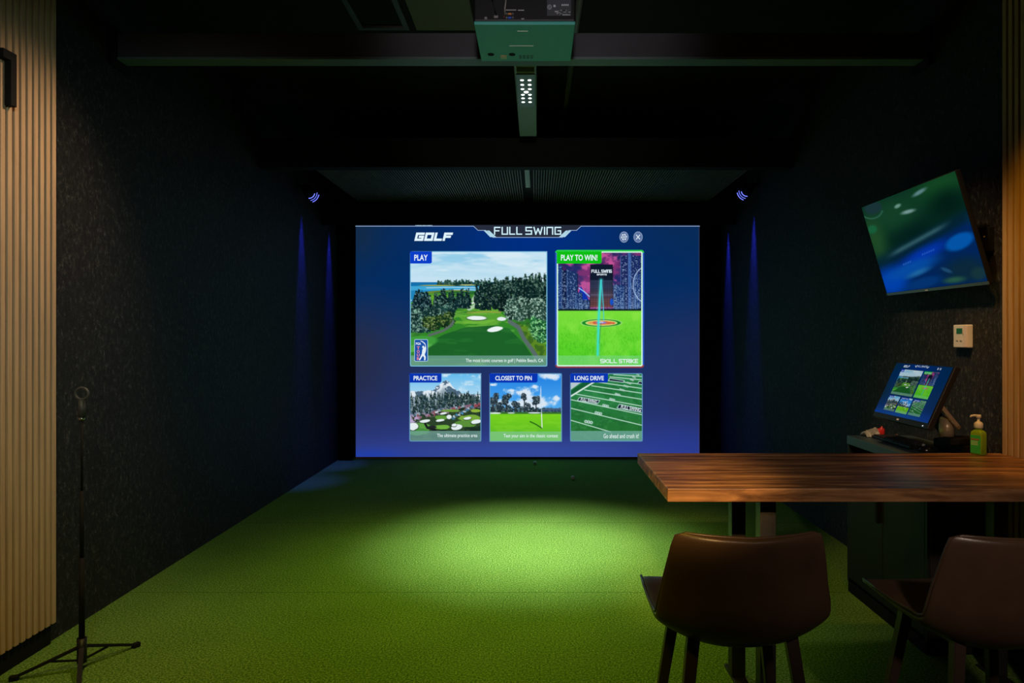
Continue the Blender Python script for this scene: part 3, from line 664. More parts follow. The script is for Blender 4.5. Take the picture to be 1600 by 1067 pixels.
def pic_tv(w_, h):
    """soft blurred course view on the wall television"""
    src = [(0, 0), (1, 0), (1, 1), (0, 1)]; dst = [(205, 383), (850, 100), (1083, 875), (385, 983)]
    A = []
    for (u, v), (x, y) in zip(src, dst): A.append([u, v, 1, 0, 0, 0, -u*x, -v*x, -x]); A.append([0, 0, 0, u, v, 1, -u*y, -v*y, -y])
    H = np.linalg.svd(np.array(A, float))[2][-1].reshape(3, 3)
    p = Pic(w_, h); D = H[2, 0]*p.U+H[2, 1]*p.V+H[2, 2]
    X = (H[0, 0]*p.U+H[0, 1]*p.V+H[0, 2])/D; Y = (H[1, 0]*p.U+H[1, 1]*p.V+H[1, 2])/D
    def blob(x, y, rx, ry, rot, col, a=1.0, s0=.5, s1=1.3):
        c, s = math.cos(math.radians(rot)), math.sin(math.radians(rot)); dx, dy = X-x, Y-y
        r = np.hypot((dx*c+dy*s)/rx, (-dx*s+dy*c)/ry); p.put((1-ss(s0, s1, r))*a, col)
    q = Y+.60*(X-590)-612
    p.a[:] = (8, 46, 34)
    blob(760, 200, 260, 130, -24, (22, 76, 38), 1, .1, 1.4); blob(420, 420, 240, 150, -24, (24, 72, 44), .9, .1, 1.4); blob(310, 620, 90, 200, -20, (38, 84, 44), .85, .1, 1.4)
    blob(800, 330, 170, 130, -30, (2, 32, 24), .9, .1, 1.3); blob(560, 560, 200, 90, -30, (2, 32, 28), .7, .1, 1.4)
    p.put(ss(-90, 20, q)*.8, (4, 36, 62))
    p.put(np.exp(-((q+8)/20)**2)*ss(360, 480, X)*ss(850, 700, X)*.75, (66, 112, 122))
    p.put(ss(20, 90, q), (2, 40, 96))
    blob(640, 700, 230, 60, -31, (4, 58, 188), .9, .2, 1.3)
    blob(420, 900, 130, 110, -20, (2, 70, 186), 1, .3, 1.4); blob(560, 800, 240, 60, -24, (8, 84, 178), .9, .3, 1.2); blob(600, 830, 110, 26, -25, (40, 118, 180), .8, .1, 1.3)
    blob(885, 600, 120, 62, -28, (4, 92, 182), 1, .65, 1.1); blob(1000, 420, 80, 60, -20, (6, 52, 76), .6)
    blob(930, 800, 180, 110, -10, (14, 44, 62), .95, .3, 1.3); blob(640, 900, 130, 40, -18, (6, 60, 128), .8); blob(850, 872, 90, 26, -9, (44, 96, 72), .9, .2, 1.3); blob(1020, 820, 60, 50, -10, (30, 62, 62), .7)
    blob(795, 805, 45, 14, 20, (40, 92, 132), .7)
    blob(605, 262, 66, 17, -34, (98, 140, 142), 1, .3, 1.25); blob(455, 365, 30, 15, -32, (112, 156, 142), 1, .4, 1.2); blob(528, 402, 62, 17, -18, (124, 162, 158), 1, .3, 1.2)
    blob(285, 385, 72, 52, -15, (30, 56, 62), .9, .6, 1.1); p.put(np.exp(-((np.hypot((X-270)/82, (Y-385)/75)-1)/.06)**2)*(Y > 400)*.7, (62, 122, 104)); blob(282, 535, 40, 36, -20, (26, 104, 66), .9, .5, 1.1)
    for x, y, n in ((500, 775, 4), (630, 700, 6)):
        for i in range(n): blob(x+i*15, y-i*7, 5, 10, 30, (60, 120, 214), .6)
    return p.half()

def pic_mesh(name, arr, x0, y0, x1, y1, z, mat, parent, strength=1.0):
    """flat picture: grid of coloured points, local x right / y up / z towards the viewer; arr[0] is the top row"""
    h, w_ = arr.shape[:2]
    xs = np.linspace(x0, x1, w_); ys = np.linspace(y1, y0, h)
    XX, YY = np.meshgrid(xs, ys); co = np.stack([XX, YY, np.full_like(XX, z)], -1).reshape(-1, 3)
    idx = np.arange(h*w_).reshape(h, w_)
    q = np.stack([idx[:-1, :-1], idx[1:, :-1], idx[1:, 1:], idx[:-1, 1:]], -1).reshape(-1, 4)
    me = bpy.data.meshes.new(name); me.vertices.add(h*w_); me.vertices.foreach_set('co', co.ravel().astype(np.float32))
    nq = len(q); me.loops.add(nq*4); me.loops.foreach_set('vertex_index', q.ravel().astype(np.int32))
    me.polygons.add(nq); me.polygons.foreach_set('loop_start', (np.arange(nq)*4).astype(np.int32))
    me.update(calc_edges=True)
    at = me.color_attributes.new('Col', 'FLOAT_COLOR', 'POINT')
    c = np.ones((h*w_, 4), np.float32); c[:, :3] = lin(np.clip(arr, 0, 255)).reshape(-1, 3)
    at.data.foreach_set('color', c.ravel()); me.materials.append(mat)
    o = bpy.data.objects.new(name, me); COL.objects.link(o); o.parent = parent
    return o

# ------------------------------------------------------------------ lettering
GL = {'F': (1, [[(0, 0), (0, 1), (1, 1)], [(0, .5), (.8, .5)]]), 'U': (1, [[(0, 1), (0, 0), (1, 0), (1, 1)]]), 'L': (.9, [[(0, 1), (0, 0), (1, 0)]]),
      'S': (1, [[(1, 1), (0, 1), (0, .5), (1, .5), (1, 0), (0, 0)]]), 'W': (1.45, [[(0, 1), (.22, 0), (.5, .8), (.78, 0), (1, 1)]]), 'I': (.0, [[(0, 0), (0, 1)]]),
      'N': (1, [[(0, 0), (0, 1), (1, 1), (1, 0)]]), 'G': (1, [[(1, 1), (0, 1), (0, 0), (1, 0), (1, .5), (.55, .5)]]), 'O': (1, [[(0, 0), (0, 1), (1, 1), (1, 0), (0, 0)]]),
      'K': (1, [[(0, 0), (0, 1)], [(1, 1), (.1, .5), (1, 0)]]), 'T': (1, [[(0, 1), (1, 1)], [(.5, 1), (.5, 0)]]), 'R': (1, [[(0, 0), (0, 1), (1, 1), (1, .5), (0, .5)], [(.5, .5), (1, 0)]]),
      'E': (1, [[(1, 1), (0, 1), (0, 0), (1, 0)], [(0, .5), (.85, .5)]]), 'P': (1, [[(0, 0), (0, 1), (1, 1), (1, .45), (0, .45)]]), ' ': (.25, [])}
def techno(bm, text, x0, y0, x1, y1, z, thick, slant=0.0, gap=.45):
    """square stroke lettering fitted into the rectangle"""
    tot = sum(GL[c][0] for c in text)+gap*(len(text)-1)
    H_ = y1-y0-thick; S = (x1-x0-thick)/tot; x = x0+thick/2
    for c in text:
        gw, paths = GL[c]
        for pth in paths:
            pts = [Vector((x+px*gw*S, y0+thick/2+py*H_, z)) for px, py in pth]
            for a, b in zip(pts, pts[1:]):
                d = (b-a).normalized(); nrm = Vector((-d.y, d.x, 0))*thick/2; a2 = a-d*thick*.5; b2 = b+d*thick*.5
                q = [a2-nrm, b2-nrm, b2+nrm, a2+nrm]
                bm.faces.new([bm.verts.new((v.x+slant*(v.y-y0), v.y, z)) for v in q])
        x += (gw+gap)*S
    return bm
def words(bm, text, x0, y0, x1, y1, z, bold=0.0, ang=0.0):
    """built-in font lettering fitted into the rectangle"""
    cu = bpy.data.curves.new('lettering', 'FONT'); cu.body = text; cu.offset = bold; cu.resolution_u = 3
    ob = bpy.data.objects.new('lettering', cu); COL.objects.link(ob)
    me = bpy.data.meshes.new_from_object(ob.evaluated_get(bpy.context.evaluated_depsgraph_get()))
    bpy.data.objects.remove(ob); bpy.data.curves.remove(cu)
    t = bmesh.new(); t.from_mesh(me); bpy.data.meshes.remove(me)
    xs = [v.co.x for v in t.verts]; ys = [v.co.y for v in t.verts]
    ax, bx, ay, by = min(xs), max(xs), min(ys), max(ys)
    cx, cy = (x0+x1)/2, (y0+y1)/2; w_, h = x1-x0, y1-y0
    for v in t.verts:
        lx = ((v.co.x-ax)/(bx-ax)-.5)*w_; ly = ((v.co.y-ay)/(by-ay)-.5)*h
        v.co = (cx+lx*math.cos(ang)-ly*math.sin(ang), cy+lx*math.sin(ang)+ly*math.cos(ang), z)
    merge(bm, t); return bm
def flat(bm, pts, z): bm.faces.new([bm.verts.new((x, y, z)) for x, y in pts]); return bm
def disc(bm, x, y, rx, ry, z, n=36): return flat(bm, [(x+rx*math.cos(2*PI*i/n), y+ry*math.sin(2*PI*i/n)) for i in range(n)], z)
def ring(bm, x, y, rx, ry, tx, z, n=36):
    a = [bm.verts.new((x+rx*math.cos(2*PI*i/n), y+ry*math.sin(2*PI*i/n), z)) for i in range(n)]
    b = [bm.verts.new((x+(rx-tx)*math.cos(2*PI*i/n), y+(ry-tx)*math.sin(2*PI*i/n), z)) for i in range(n)]
    for i in range(n): bm.faces.new((a[i], a[(i+1) % n], b[(i+1) % n], b[i]))
    return bm
def rrect(bm, x0, y0, x1, y1, r, z, n=5):
    pts = []
    for cx, cy, a0 in ((x1-r, y1-r, 0), (x0+r, y1-r, 90), (x0+r, y0+r, 180), (x1-r, y0+r, 270)):
        for i in range(n+1):
            a = math.radians(a0+90*i/n); pts.append((cx+r*math.cos(a), cy+r*math.sin(a)))
    return flat(bm, pts, z)
def rframe(bm, x0, y0, x1, y1, r, t, z, n=5):
    def loop(q, rr):
        pts = []
        for cx, cy, a0 in ((x1-r, y1-r, 0), (x0+r, y1-r, 90), (x0+r, y0+r, 180), (x1-r, y0+r, 270)):
            for i in range(n+1):
                a = math.radians(a0+90*i/n); pts.append(bm.verts.new((cx+rr*math.cos(a), cy+rr*math.sin(a), z)))
        return pts
    a = loop(0, r); b = loop(0, max(r-t, .0001)); m = len(a)
    for i in range(m): bm.faces.new((a[i], a[(i+1) % m], b[(i+1) % m], b[i]))
    return bm

# ------------------------------------------------------------------ the golf menu, laid out in its own units (537 wide, 368 high, origin lower left)
PICS = {}
def art(key, w_, h):
    f = {'play': pic_play, 'win': pic_win, 'practice': pic_practice, 'pin': pic_pin, 'drive': pic_drive, 'bg': pic_bg}[key]
    if key not in PICS: PICS[key] = f(w_*2, h*2)
    return PICS[key]
def small(a, k):
    h, w_ = a.shape[0]//k*k, a.shape[1]//k*k
    return a[:h, :w_].reshape(h//k, k, w_//k, k, 3).mean((1, 3))
TILES = [('play', 85, 43.5, 299, 223.5, 'PLAY', 34, 19, (10, 62, 200), 'The most iconic courses in golf | Pebble Beach, CA', (172, 293)),
         ('win', 314, 43.5, 448, 223.5, 'PLAY TO WIN!', 70, 19, (14, 190, 20), 'SKILL STRIKE', (382, 441)),
         ('practice', 84, 234.5, 196, 341, 'PRACTICE', 50, 14.5, (8, 52, 178), 'The ultimate practice area', (127, 190)),
         ('pin', 209, 234.5, 322, 341.5, 'CLOSEST TO PIN', 75, 14.5, (8, 52, 178), 'Test your aim in the classic contest', (231, 316)),
         ('drive', 335, 234.5, 448, 341, 'LONG DRIVE', 59, 14.5, (8, 52, 178), 'Go ahead and crush it!', (387, 442))]
def build_menu(parent, sx, sy, zs, k=1, strength=1.0, fine=True):
    """sx, sy: metres per menu unit; parent's local frame has its origin at the picture's lower left corner"""
    Pm = picture_mat('projected_picture', strength)
    E_ = lambda r, g, b: ecol(r, g, b, strength)
    X = lambda u: u*sx
    Y = lambda v: (368-v)*sy
    T = sy*1.0
    bg = pic_mesh('backdrop', small(art('bg', 320, 220), k), 0, 0, 537*sx, 368*sy, 0, Pm, parent)
    # header
    bm = B(); flat(bm, [(X(184), Y(4)), (X(191), Y(10.5)), (X(202), Y(10.5)), (X(212), Y(21.5)), (X(325), Y(21.5)), (X(335), Y(10.5)), (X(345), Y(10.5)), (X(352), Y(4)), (X(352), Y(.5)), (X(184), Y(.5))], zs); hd = obj('header_banner', bm, E_(38, 44, 60), parent, local=True)
    def lineset(bm, pts, t):
        for (a, b), (c, d) in zip(pts, pts[1:]):
            p0 = Vector((X(a), Y(b), 2*zs)); p1 = Vector((X(c), Y(d), 2*zs)); dd = (p1-p0).normalized(); nn = Vector((-dd.y, dd.x, 0))*t/2; p0 -= dd*t*.4; p1 += dd*t*.4
            bm.faces.new([bm.verts.new(q) for q in (p0-nn, p1-nn, p1+nn, p0+nn)])
    for pts in ([(0, 4), (184, 4), (191, 10.5), (203, 10.5)], [(537, 4), (352, 4), (345, 10.5), (333, 10.5)], [(214, 21.5), (323, 21.5)]):
        bm = B(); lineset(bm, pts, .9*T); obj('header_line', bm, E_(150, 176, 214), hd, local=True)
    for a in (200, 204.6):
        bm = B(); flat(bm, [(X(a), Y(10.8)), (X(a+4), Y(10.8)), (X(a+15), Y(21)), (X(a+10), Y(21))], 2*zs); obj('header_stripe', bm, E_(176, 214, 232), hd, local=True)
        bm = B(); flat(bm, [(X(537-a), Y(10.8)), (X(537-a-4), Y(10.8)), (X(537-a-15), Y(21)), (X(537-a-10), Y(21))][::-1], 2*zs); obj('header_stripe', bm, E_(176, 214, 232), hd, local=True)
    for wd_, a_, b_ in (('FULL', 216, 260), ('SWING', 265, 321)):
        bm = B(); techno(bm, wd_, X(a_), Y(17.4), X(b_), Y(5), 3*zs, 1.9*T); obj('title_word', bm, E_(206, 238, 248), hd, local=True)
    bm = B(); techno(bm, 'GOLF', X(91.5), Y(27), X(149), Y(14), 2*zs, 3.6*T, .24, .5); obj('heading_text', bm, E_(222, 244, 252), parent, local=True)
    if fine:
        bm = B(); xx = 93.0
        for i in range(12): ww = 1.2+.9*RNG.random(); flat(bm, [(X(xx), Y(4)), (X(xx+ww), Y(4)), (X(xx+ww+.4), Y(1.6+.8*RNG.random())), (X(xx+.4), Y(1.6))], 2*zs); xx += 2.25
        obj('cropped_text', bm, E_(150, 176, 200), parent, local=True)
    for i, cx in enumerate((419, 441)):
        bm = B(); disc(bm, X(cx), Y(21), 7*sx, 8.6*sy, zs); bt = obj('settings_button' if i == 0 else 'close_button', bm, E_(92, 116, 160), parent, local=True)
        bm = B(); ring(bm, X(cx), Y(21), 7*sx, 8.6*sy, .8*T, 2*zs); obj('button_rim', bm, E_(150, 172, 206), bt, local=True)
        bm = B()
        if i == 0:
            n = 24; a = []; b = []
            for q in range(n):
                rr = 1.0 if q % 4 < 2 else .78; an = 2*PI*q/n
                a.append(bm.verts.new((X(cx)+4.6*rr*sx*math.cos(an), Y(21)+5.4*rr*sy*math.sin(an), 3*zs))); b.append(bm.verts.new((X(cx)+3.0*sx*math.cos(an), Y(21)+3.6*sy*math.sin(an), 3*zs)))
            for q in range(n): bm.faces.new((a[q], a[(q+1) % n], b[(q+1) % n], b[q]))
            ring(bm, X(cx), Y(21), 1.7*sx, 2.1*sy, .8*T, 3*zs, 16)
        else:
            for s in (-1, 1): 
                d = Vector((3*sx, s*3.6*sy, 0)); c = Vector((X(cx), Y(21), 3*zs)); nn = Vector((-d.y, d.x, 0)).normalized()*.6*T
                bm.faces.new([bm.verts.new(q) for q in (c-d-nn, c+d-nn, c+d+nn, c-d+nn)])
        obj('button_symbol', bm, E_(226, 236, 246), bt, local=True)
    for key, u0, v0, u1, v1, title, tw, th, tcol, cap, (c0, c1) in TILES:
        a = small(art(key, int((u1-u0)*1.7), int((v1-v0)*1.7)), k)
        tl = pic_mesh('menu_tile', a, X(u0), Y(v1), X(u1), Y(v0), zs, Pm, parent)
        tl['label'] = {'play': 'large menu tile of a seaside golf course', 'win': 'green rimmed menu tile of a city target game', 'practice': 'menu tile of a practice area below mountains', 'pin': 'menu tile of a green with flag under blue sky', 'drive': 'menu tile of a striped field'}[key]
        # rim
        rim = B(); rframe(rim, X(u0)-.2*T, Y(v1)-.2*T, X(u1)+.2*T, Y(v0)+.2*T, 3.2*T, 1.3*T if key != 'win' else 2.2*T, 2*zs)
        if key == 'win':
            obj('tile_rim', rim, E_(206, 244, 220), tl, local=True)
            bm = B(); y_m = Y(v0+100)
            rframe(bm, X(u0)-2.4*T, Y(v1)-2.4*T, X(u1)+2.4*T, Y(v0)+2.4*T, 4.4*T, 2.4*T, 2*zs)
            lo = B()
            rim2 = obj('green_glow_rim', bm, None, tl, local=True)
            for m_ in (E_(40, 206, 70), E_(40, 84, 190), E_(150, 60, 70)): rim2.data.materials.append(m_)
            for pgn in rim2.data.polygons:
                yy = pgn.center.y
                pgn.material_index = 0 if yy > Y(v0+30) else 2 if yy < Y(v1-20) else 1
        else:
            obj('tile_rim', rim, E_(96, 150, 190) if key != 'play' else E_(120, 190, 224), tl, local=True)
        # tag
        bm = B(); flat(bm, [(X(u0), Y(v0+th)), (X(u0+tw-2), Y(v0+th)), (X(u0+tw), Y(v0+th-2)), (X(u0+tw), Y(v0)), (X(u0), Y(v0))], 3*zs); tg = obj('title_tag', bm, E_(*tcol), tl, local=True)
        bm = B(); mx = 6.5 if key != 'pin' else 9
        words(bm, title, X(u0+mx), Y(v0+th*.76), X(u0+tw-mx), Y(v0+th*.27), 4*zs, .02); obj('title_text', bm, E_(228, 242, 250), tg, local=True)
        # caption
        if fine:
            bm = B()
            if key == 'win':
                techno(bm, 'SKILL', X(c0), Y(v1-5), X(c0+26), Y(v1-11.5), 3*zs, 1.2*T); obj('caption_text', bm, E_(226, 240, 240), tl, local=True); bm = B()
                techno(bm, 'STRIKE', X(c0+29), Y(v1-5), X(c1), Y(v1-11.5), 3*zs, 1.2*T)
            else: words(bm, cap, X(c0), Y(v1-5.0), X(c1), Y(v1-12.0), 3*zs, .008)
            obj('caption_text', bm, E_(226, 240, 240), tl, local=True)
        if key == 'win':
            for wd_, q_, th_ in (('FULL', (368, 77, 382, 72), .95), ('SWING', (383.5, 77, 400, 72), .95), ('SPORTS', (376.5, 81, 392, 78.6), .6)):
                bm = B(); techno(bm, wd_, X(q_[0]), Y(q_[1]), X(q_[2]), Y(q_[3]), 3*zs, th_*T); obj('tower_text', bm, E_(220, 234, 246), tl, local=True)
        if key == 'drive' and fine:
            bm = B(); words(bm, 'FULL SWING', X(u0+.145*113), Y(v0+.425*106.5), X(u0+.37*113), Y(v0+.375*106.5), 3*zs, .02, -.17*sy/sx); obj('banner_text', bm, E_(214, 230, 232), tl, local=True); bm = B(); words(bm, 'FULL SWING', X(u0+.70*113), Y(v0+.545*106.5), X(u0+.98*113), Y(v0+.485*106.5), 3*zs, .02, -.17*sy/sx); obj('banner_text', bm, E_(214, 230, 232), tl, local=True)
        if key == 'play':
            bm = B(); rrect(bm, X(92), Y(215.5), X(112.5), Y(181.5), 2*T, 3*zs); lg = obj('tour_badge', bm, E_(24, 82, 168), tl, local=True)
            bm = B(); rframe(bm, X(91.5), Y(216), X(113), Y(181), 2.3*T, .9*T, 4*zs); obj('badge_rim', bm, E_(170, 206, 226), lg, local=True)
            bm = B(); g = lambda pts: flat(bm, [(X(a), Y(b)) for a, b in pts], 4*zs)
            g([(101.5, 183.2), (105, 184.5), (108.5, 187.5), (109.5, 190.5), (108.8, 191), (107.5, 188.5), (104.5, 185.8), (101.3, 184)])   # club and arms
            disc(bm, X(105.6), Y(193.2), 1.7*sx, 1.9*sy, 4*zs, 16)
            g([(109.4, 190.2), (110.2, 195), (109.6, 200), (107.8, 205), (109.5, 209), (109, 214), (106.8, 214), (107, 209.5), (105, 207), (102.5, 210.5), (100.5, 214.2), (98.5, 213.8), (101, 209), (103.4, 204), (104, 198), (105.2, 195.2), (107.8, 194)])
            obj('badge_golfer', bm, E_(226, 238, 246), lg, local=True)
            if fine:
                bm = B(); words(bm, 'PGA', X(94), Y(190), X(102), Y(186), 4*zs, .03); obj('badge_text', bm, E_(226, 238, 246), lg, local=True)
                bm = B()
                for i, ch in enumerate('TOUR'): words(bm, ch, X(95.5), Y(197+i*5.6), X(100), Y(192.4+i*5.6), 4*zs, .04)
                obj('badge_text', bm, E_(224, 130, 150), lg, local=True)
    return parent

# impact screen: 4.15 m wide at Y = 8.5
SXL = -2.18; SXR = 1.97
s_x = (SXR-SXL)/537; s_y = 2.835/368
t = thing('impact_screen', 'large glowing projection screen showing a golf menu on the back wall', 'projection screen', matrix=Matrix(((1, 0, 0, SXL), (0, 0, -1, 8.5), (0, 1, 0, 0.006), (0, 0, 0, 1))))
bpy.context.view_layer.update()
bm = B(); box(bm, 0, 537*s_x, -.0, 368*s_y, -.02, -.004); obj('screen_fabric', bm, plain('screen_white_fabric', (0.2, 0.2, 0.2), 0.9), t, local=True)
bm = B(); box(bm, 0, 537*s_x, -.004, .02, -.004, .008); obj('bottom_hem', bm, plain('brown_hem', (0.16, 0.09, 0.06), 0.8), t, local=True)
build_menu(t, s_x, s_y, .0015, 1, 1.0, True)

# ------------------------------------------------------------------ wall television (tilted down)
up = Vector((-.285, 0, .958)).normalized(); right = Vector((0, -1, 0)); nrm = right.cross(up)
def frame_matrix(origin, r, u, n): return Matrix(((r.x, u.x, n.x, origin[0]), (r.y, u.y, n.y, origin[1]), (r.z, u.z, n.z, origin[2]), (0, 0, 0, 1)))
W_, H_ = .962, .550
org = Vector((2.053, 3.80, 2.013))-right*W_/2-up*H_/2
t = thing('wall_television', 'flat wall television tilted steeply down, showing a blurred green and blue view', 'television', matrix=frame_matrix(org, right, up, nrm))
bm = B(); box(bm, 0, W_, -.012, H_, -.026, -.002, .003); obj('casing', bm, M['blackm'], t, local=True)
bm = B(); box(bm, W_*.2, W_*.8, H_*.12, H_*.6, -.048, -.028, .006); obj('rear_housing', bm, M['blackp'], t, local=True)
pic_mesh('display', pic_tv(520, 300), .004, .004, W_-.004, H_-.004, 0, picture_mat('television_picture', .8), t)
bm = B(); box(bm, 0, W_, -.012, .003, -.003, .0015); bz = obj('bottom_bezel', bm, plain('dark_glossy_bezel', (0.06, 0.09, 0.09), 0.25), t, local=True)
bm = B(); box(bm, W_*.44, W_*.462, -.009, -.003, .0015, .003); obj('maker_mark', bm, M['white'], bz, local=True)
# bracket goes from the rear housing to the wall
bm = B(); box(bm, 2.13, XR, 3.62, 3.98, 1.90, 2.14, .004)
inv = t.matrix_world.inverted() if False else frame_matrix(org, right, up, nrm).inverted()
bm.transform(inv); obj('wall_bracket', bm, M['steel'], t, local=True)
t2 = thing('outlet_box', 'small black outlet box on the wall just right of the tilted television', 'wall box', (XR, 3.42, 1.96))
bm = B(); box(bm, XR-.03, XR, 3.38, 3.47, 1.90, 2.02, .004); obj('box_body', bm, M['blackm'], t2)
bm = B(); box(bm, XR-.032, XR-.029, 3.405, 3.414, 1.972, 1.978); obj('indicator', bm, M['white'], t2)

# ------------------------------------------------------------------ thermostat
t = thing('thermostat', 'cream wall thermostat with small green display above the tilted monitor', 'thermostat', (XR, 3.60, 1.49))
bm = B(); box(bm, XR-.028, XR, 3.545, 3.668, 1.434, 1.551, .004); cs = obj('case', bm, M['white'], t)
bm = B(); box(bm, XR-.0295, XR-.027, 3.59, 3.638, 1.506, 1.533); obj('display', bm, plain('green_display', (0.01, 0.14, 0.06), 0.2), t)
bm = B()
bm.free(); bmat = plain('beige_button', (0.5, 0.47, 0.42), 0.5)
for y in (3.60, 3.632):
    bm = B(); box(bm, XR-.031, XR-.027, y-.008, y+.008, 1.468, 1.476, .001); obj('button', bm, bmat, t)
for z in (1.522, 1.512, 1.502):
    bm = B(); box(bm, XR-.0295, XR-.027, 3.580, 3.587, z, z+.003); obj('display_mark', bm, bmat, t)
bm = B(); box(bm, XR-.031, XR-.026, 3.545, 3.578, 1.436, 1.549, .002); obj('side_flap', bm, plain('pinkish_cream', (0.74, 0.62, 0.56), 0.45), t)

# ------------------------------------------------------------------ cabinet (kiosk) on the right
CX, CY0, CY1, CZ = 1.827, 3.29, 4.135, .91
t = thing('cabinet', 'black cabinet standing under the tilted monitor, behind the bar table', 'cabinet', ((CX+XR)/2, 3.71, 0))
cm = plain('black_laminate', (0.013, 0.015, 0.012), 0.6, spec=0.25); 
bm = B(); box(bm, CX-.004, XR-.001, CY0, CY1, CZ-.05, CZ, .003); obj('countertop', bm, plain('dark_blue_grey_laminate', (0.035, 0.06, 0.068), 0.4), t)
bm = B(); box(bm, CX, XR-.001, CY0, CY0+.02, .06, CZ-.05); box(bm, CX, XR-.001, CY1-.02, CY1, .06, CZ-.05); box(bm, CX+.02, XR-.001, CY0, CY1, .06, .08); box(bm, XR-.02, XR-.001, CY0, CY1, .06, CZ-.05); box(bm, CX+.01, XR-.001, CY0, CY1, .70, .72); obj('carcass', bm, cm, t)
bm = B(); box(bm, CX+.0, XR-.001, CY0+.01, CY1-.01, 0, .06); obj('plinth', bm, M['blackm'], t)
yc = (CY0+CY1)/2
for a, b, hy in ((CY0+.022, yc-.002, yc-.03), (yc+.002, CY1-.022, yc+.03)):
    bm = B(); box(bm, CX-.001, CX+.018, a, b, .082, .715, .002); dr = obj('door', bm, cm, t)
    if hy > yc:
        bm = B(); box(bm, CX-.022, CX-.001, hy-.012, hy+.012, .50, .70, .003); obj('handle', bm, M['blackm'], dr)
bm = B(); box(bm, CX+.02, CX+.022, 3.8, 3.802, .3, .4); bm.free()
# panels of its end face
bm = B(); box(bm, CX+.012, XR-.012, CY0-.006, CY0, .09, .84, .002); obj('end_panel', bm, plain('dark_brown_panel', (0.022, 0.016, 0.013), 0.5), t)

# ------------------------------------------------------------------ monitor on its stand
up = Vector((.12, 0, .262)).normalized(); nrm = right.cross(up)
Wm, Hm = .518, .290
org = Vector((1.83, 3.81, 1.085)); mm = frame_matrix(org, right, up, nrm); im = mm.inverted()
t = thing('tilted_monitor', 'tilted monitor showing the golf menu, standing on the black cabinet', 'monitor', matrix=mm)
bm = B(); box(bm, -.008, Wm+.008, -.026, Hm+.008, -.032, -.002, .004); obj('casing', bm, M['blackp'], t, local=True)
bm = B(); box(bm, Wm*.47, Wm*.505, -.017, -.009, -.003, -.0005); obj('maker_mark', bm, M['white'], t, local=True)
bm = B(); box(bm, Wm*.93, Wm*.94, -.018, -.013, -.003, -.0005); obj('power_light', bm, emit('power_glow', (0.8, 0.9, 1), 1.0), t, local=True)
scr = bpy.data.objects.new('display', None)
bpy.data.objects.remove(scr)
disp = bpy.data.objects.new('display', bpy.data.meshes.new('display')); COL.objects.link(disp); disp.parent = t
tmp = B(); box(tmp, 0, Wm, 0, Hm, -.004, -.001); tmp.to_mesh(disp.data); tmp.free(); disp.data.materials.append(M['blackp'])
def menu_small(parent):
    """same menu as one flat picture with its lettering"""
    k = 2; sx, sy = Wm/537, Hm/368; st = .62
    big = np.array(art('bg', 320, 220)); big = np.repeat(np.repeat(big, 1, 0), 1, 1)
    h, w_ = big.shape[:2]; fu, fv = w_/537, h/368
    big = big*np.array((.45, 1.05, 1.0))
    for key, u0, v0, u1, v1, title, tw, th, tcol, cap, c in TILES:
        a = PICS[key]; x0, x1, y0, y1 = int(u0*fu), int(u1*fu), int(v0*fv), int(v1*fv)
        yi = (np.linspace(0, a.shape[0]-1, y1-y0)).astype(int); xi = (np.linspace(0, a.shape[1]-1, x1-x0)).astype(int)
        sm = (a+np.roll(a, 1, 0)+np.roll(a, 1, 1)+np.roll(np.roll(a, 1, 0), 1, 1))/4
        big[y0:y1, x0:x1] = sm[np.ix_(yi, xi)]
        big[y0:y0+int(th*fv), x0:x0+int(tw*fu)] = tcol
    for cx in (419, 441): big[int(15*fv):int(28*fv), int((cx-5)*fu):int((cx+5)*fu)] = (190, 205, 225)
    pic_mesh('menu_picture', big, 0, 0, Wm, Hm, .0005, picture_mat('monitor_picture', st), parent)
    zz = .001; mt = ecol(214, 232, 246, .62)
    def put(fn, *a):
        bm = B(); fn(bm, *a); obj('menu_text', bm, mt, parent, local=True)
    put(techno, 'FULL', 216*sx, (368-18)*sy, 260*sx, (368-6)*sy, zz, 2.2*sy); put(techno, 'SWING', 265*sx, (368-18)*sy, 321*sx, (368-6)*sy, zz, 2.2*sy)
    put(techno, 'GOLF', 91*sx, (368-28)*sy, 149*sx, (368-13)*sy, zz, 4*sy, .24, .5)
    for s in (0, 1):
        q = [(200, 10), (207, 10), (220, 22), (212, 22)]; put(flat, [((537-a if s else a)*sx, (368-b)*sy) for a, b in (q if not s else q[::-1])], zz)
    for key, u0, v0, u1, v1, title, tw, th, tcol, cap, c in TILES: put(words, title, (u0+6)*sx, (368-v0-th*.76)*sy, (u0+tw-6)*sx, (368-v0-th*.27)*sy, zz, .02)
menu_small(disp)
# stand: black foot, warm-tinted grey column and flat strut, arm to the back of the casing
bm = B(); box(bm, 2.062, 2.17, 3.38, 3.66, CZ+.0005, CZ+.055, .006); box(bm, 2.0, 2.16, 3.40, 3.50, CZ+.055, CZ+.09, .006); bm.transform(im); obj('stand_foot', bm, M['blackm'], t, local=True)
tan = plain('warm_tinted_grey', (0.52, 0.38, 0.22), 0.35, 0.3)  # warm light on grey plastic, put into the base colour
bm = B(); tube(bm, (2.03, 3.485, CZ+.085), (2.03, 3.485, CZ+.175), .034, .032, 24); tube(bm, (2.03, 3.485, CZ+.175), (2.03, 3.485, CZ+.19), .032, .018, 24); bm.transform(im); obj('stand_column', bm, tan, t, local=True)
bm = B(); sqbar(bm, (1.968, 3.44, 1.163), (2.062, 3.43, 1.043), (.0095, .006), up=(0, 1, 0), bev=.002); bm.transform(im); obj('strut', bm, tan, t, local=True)
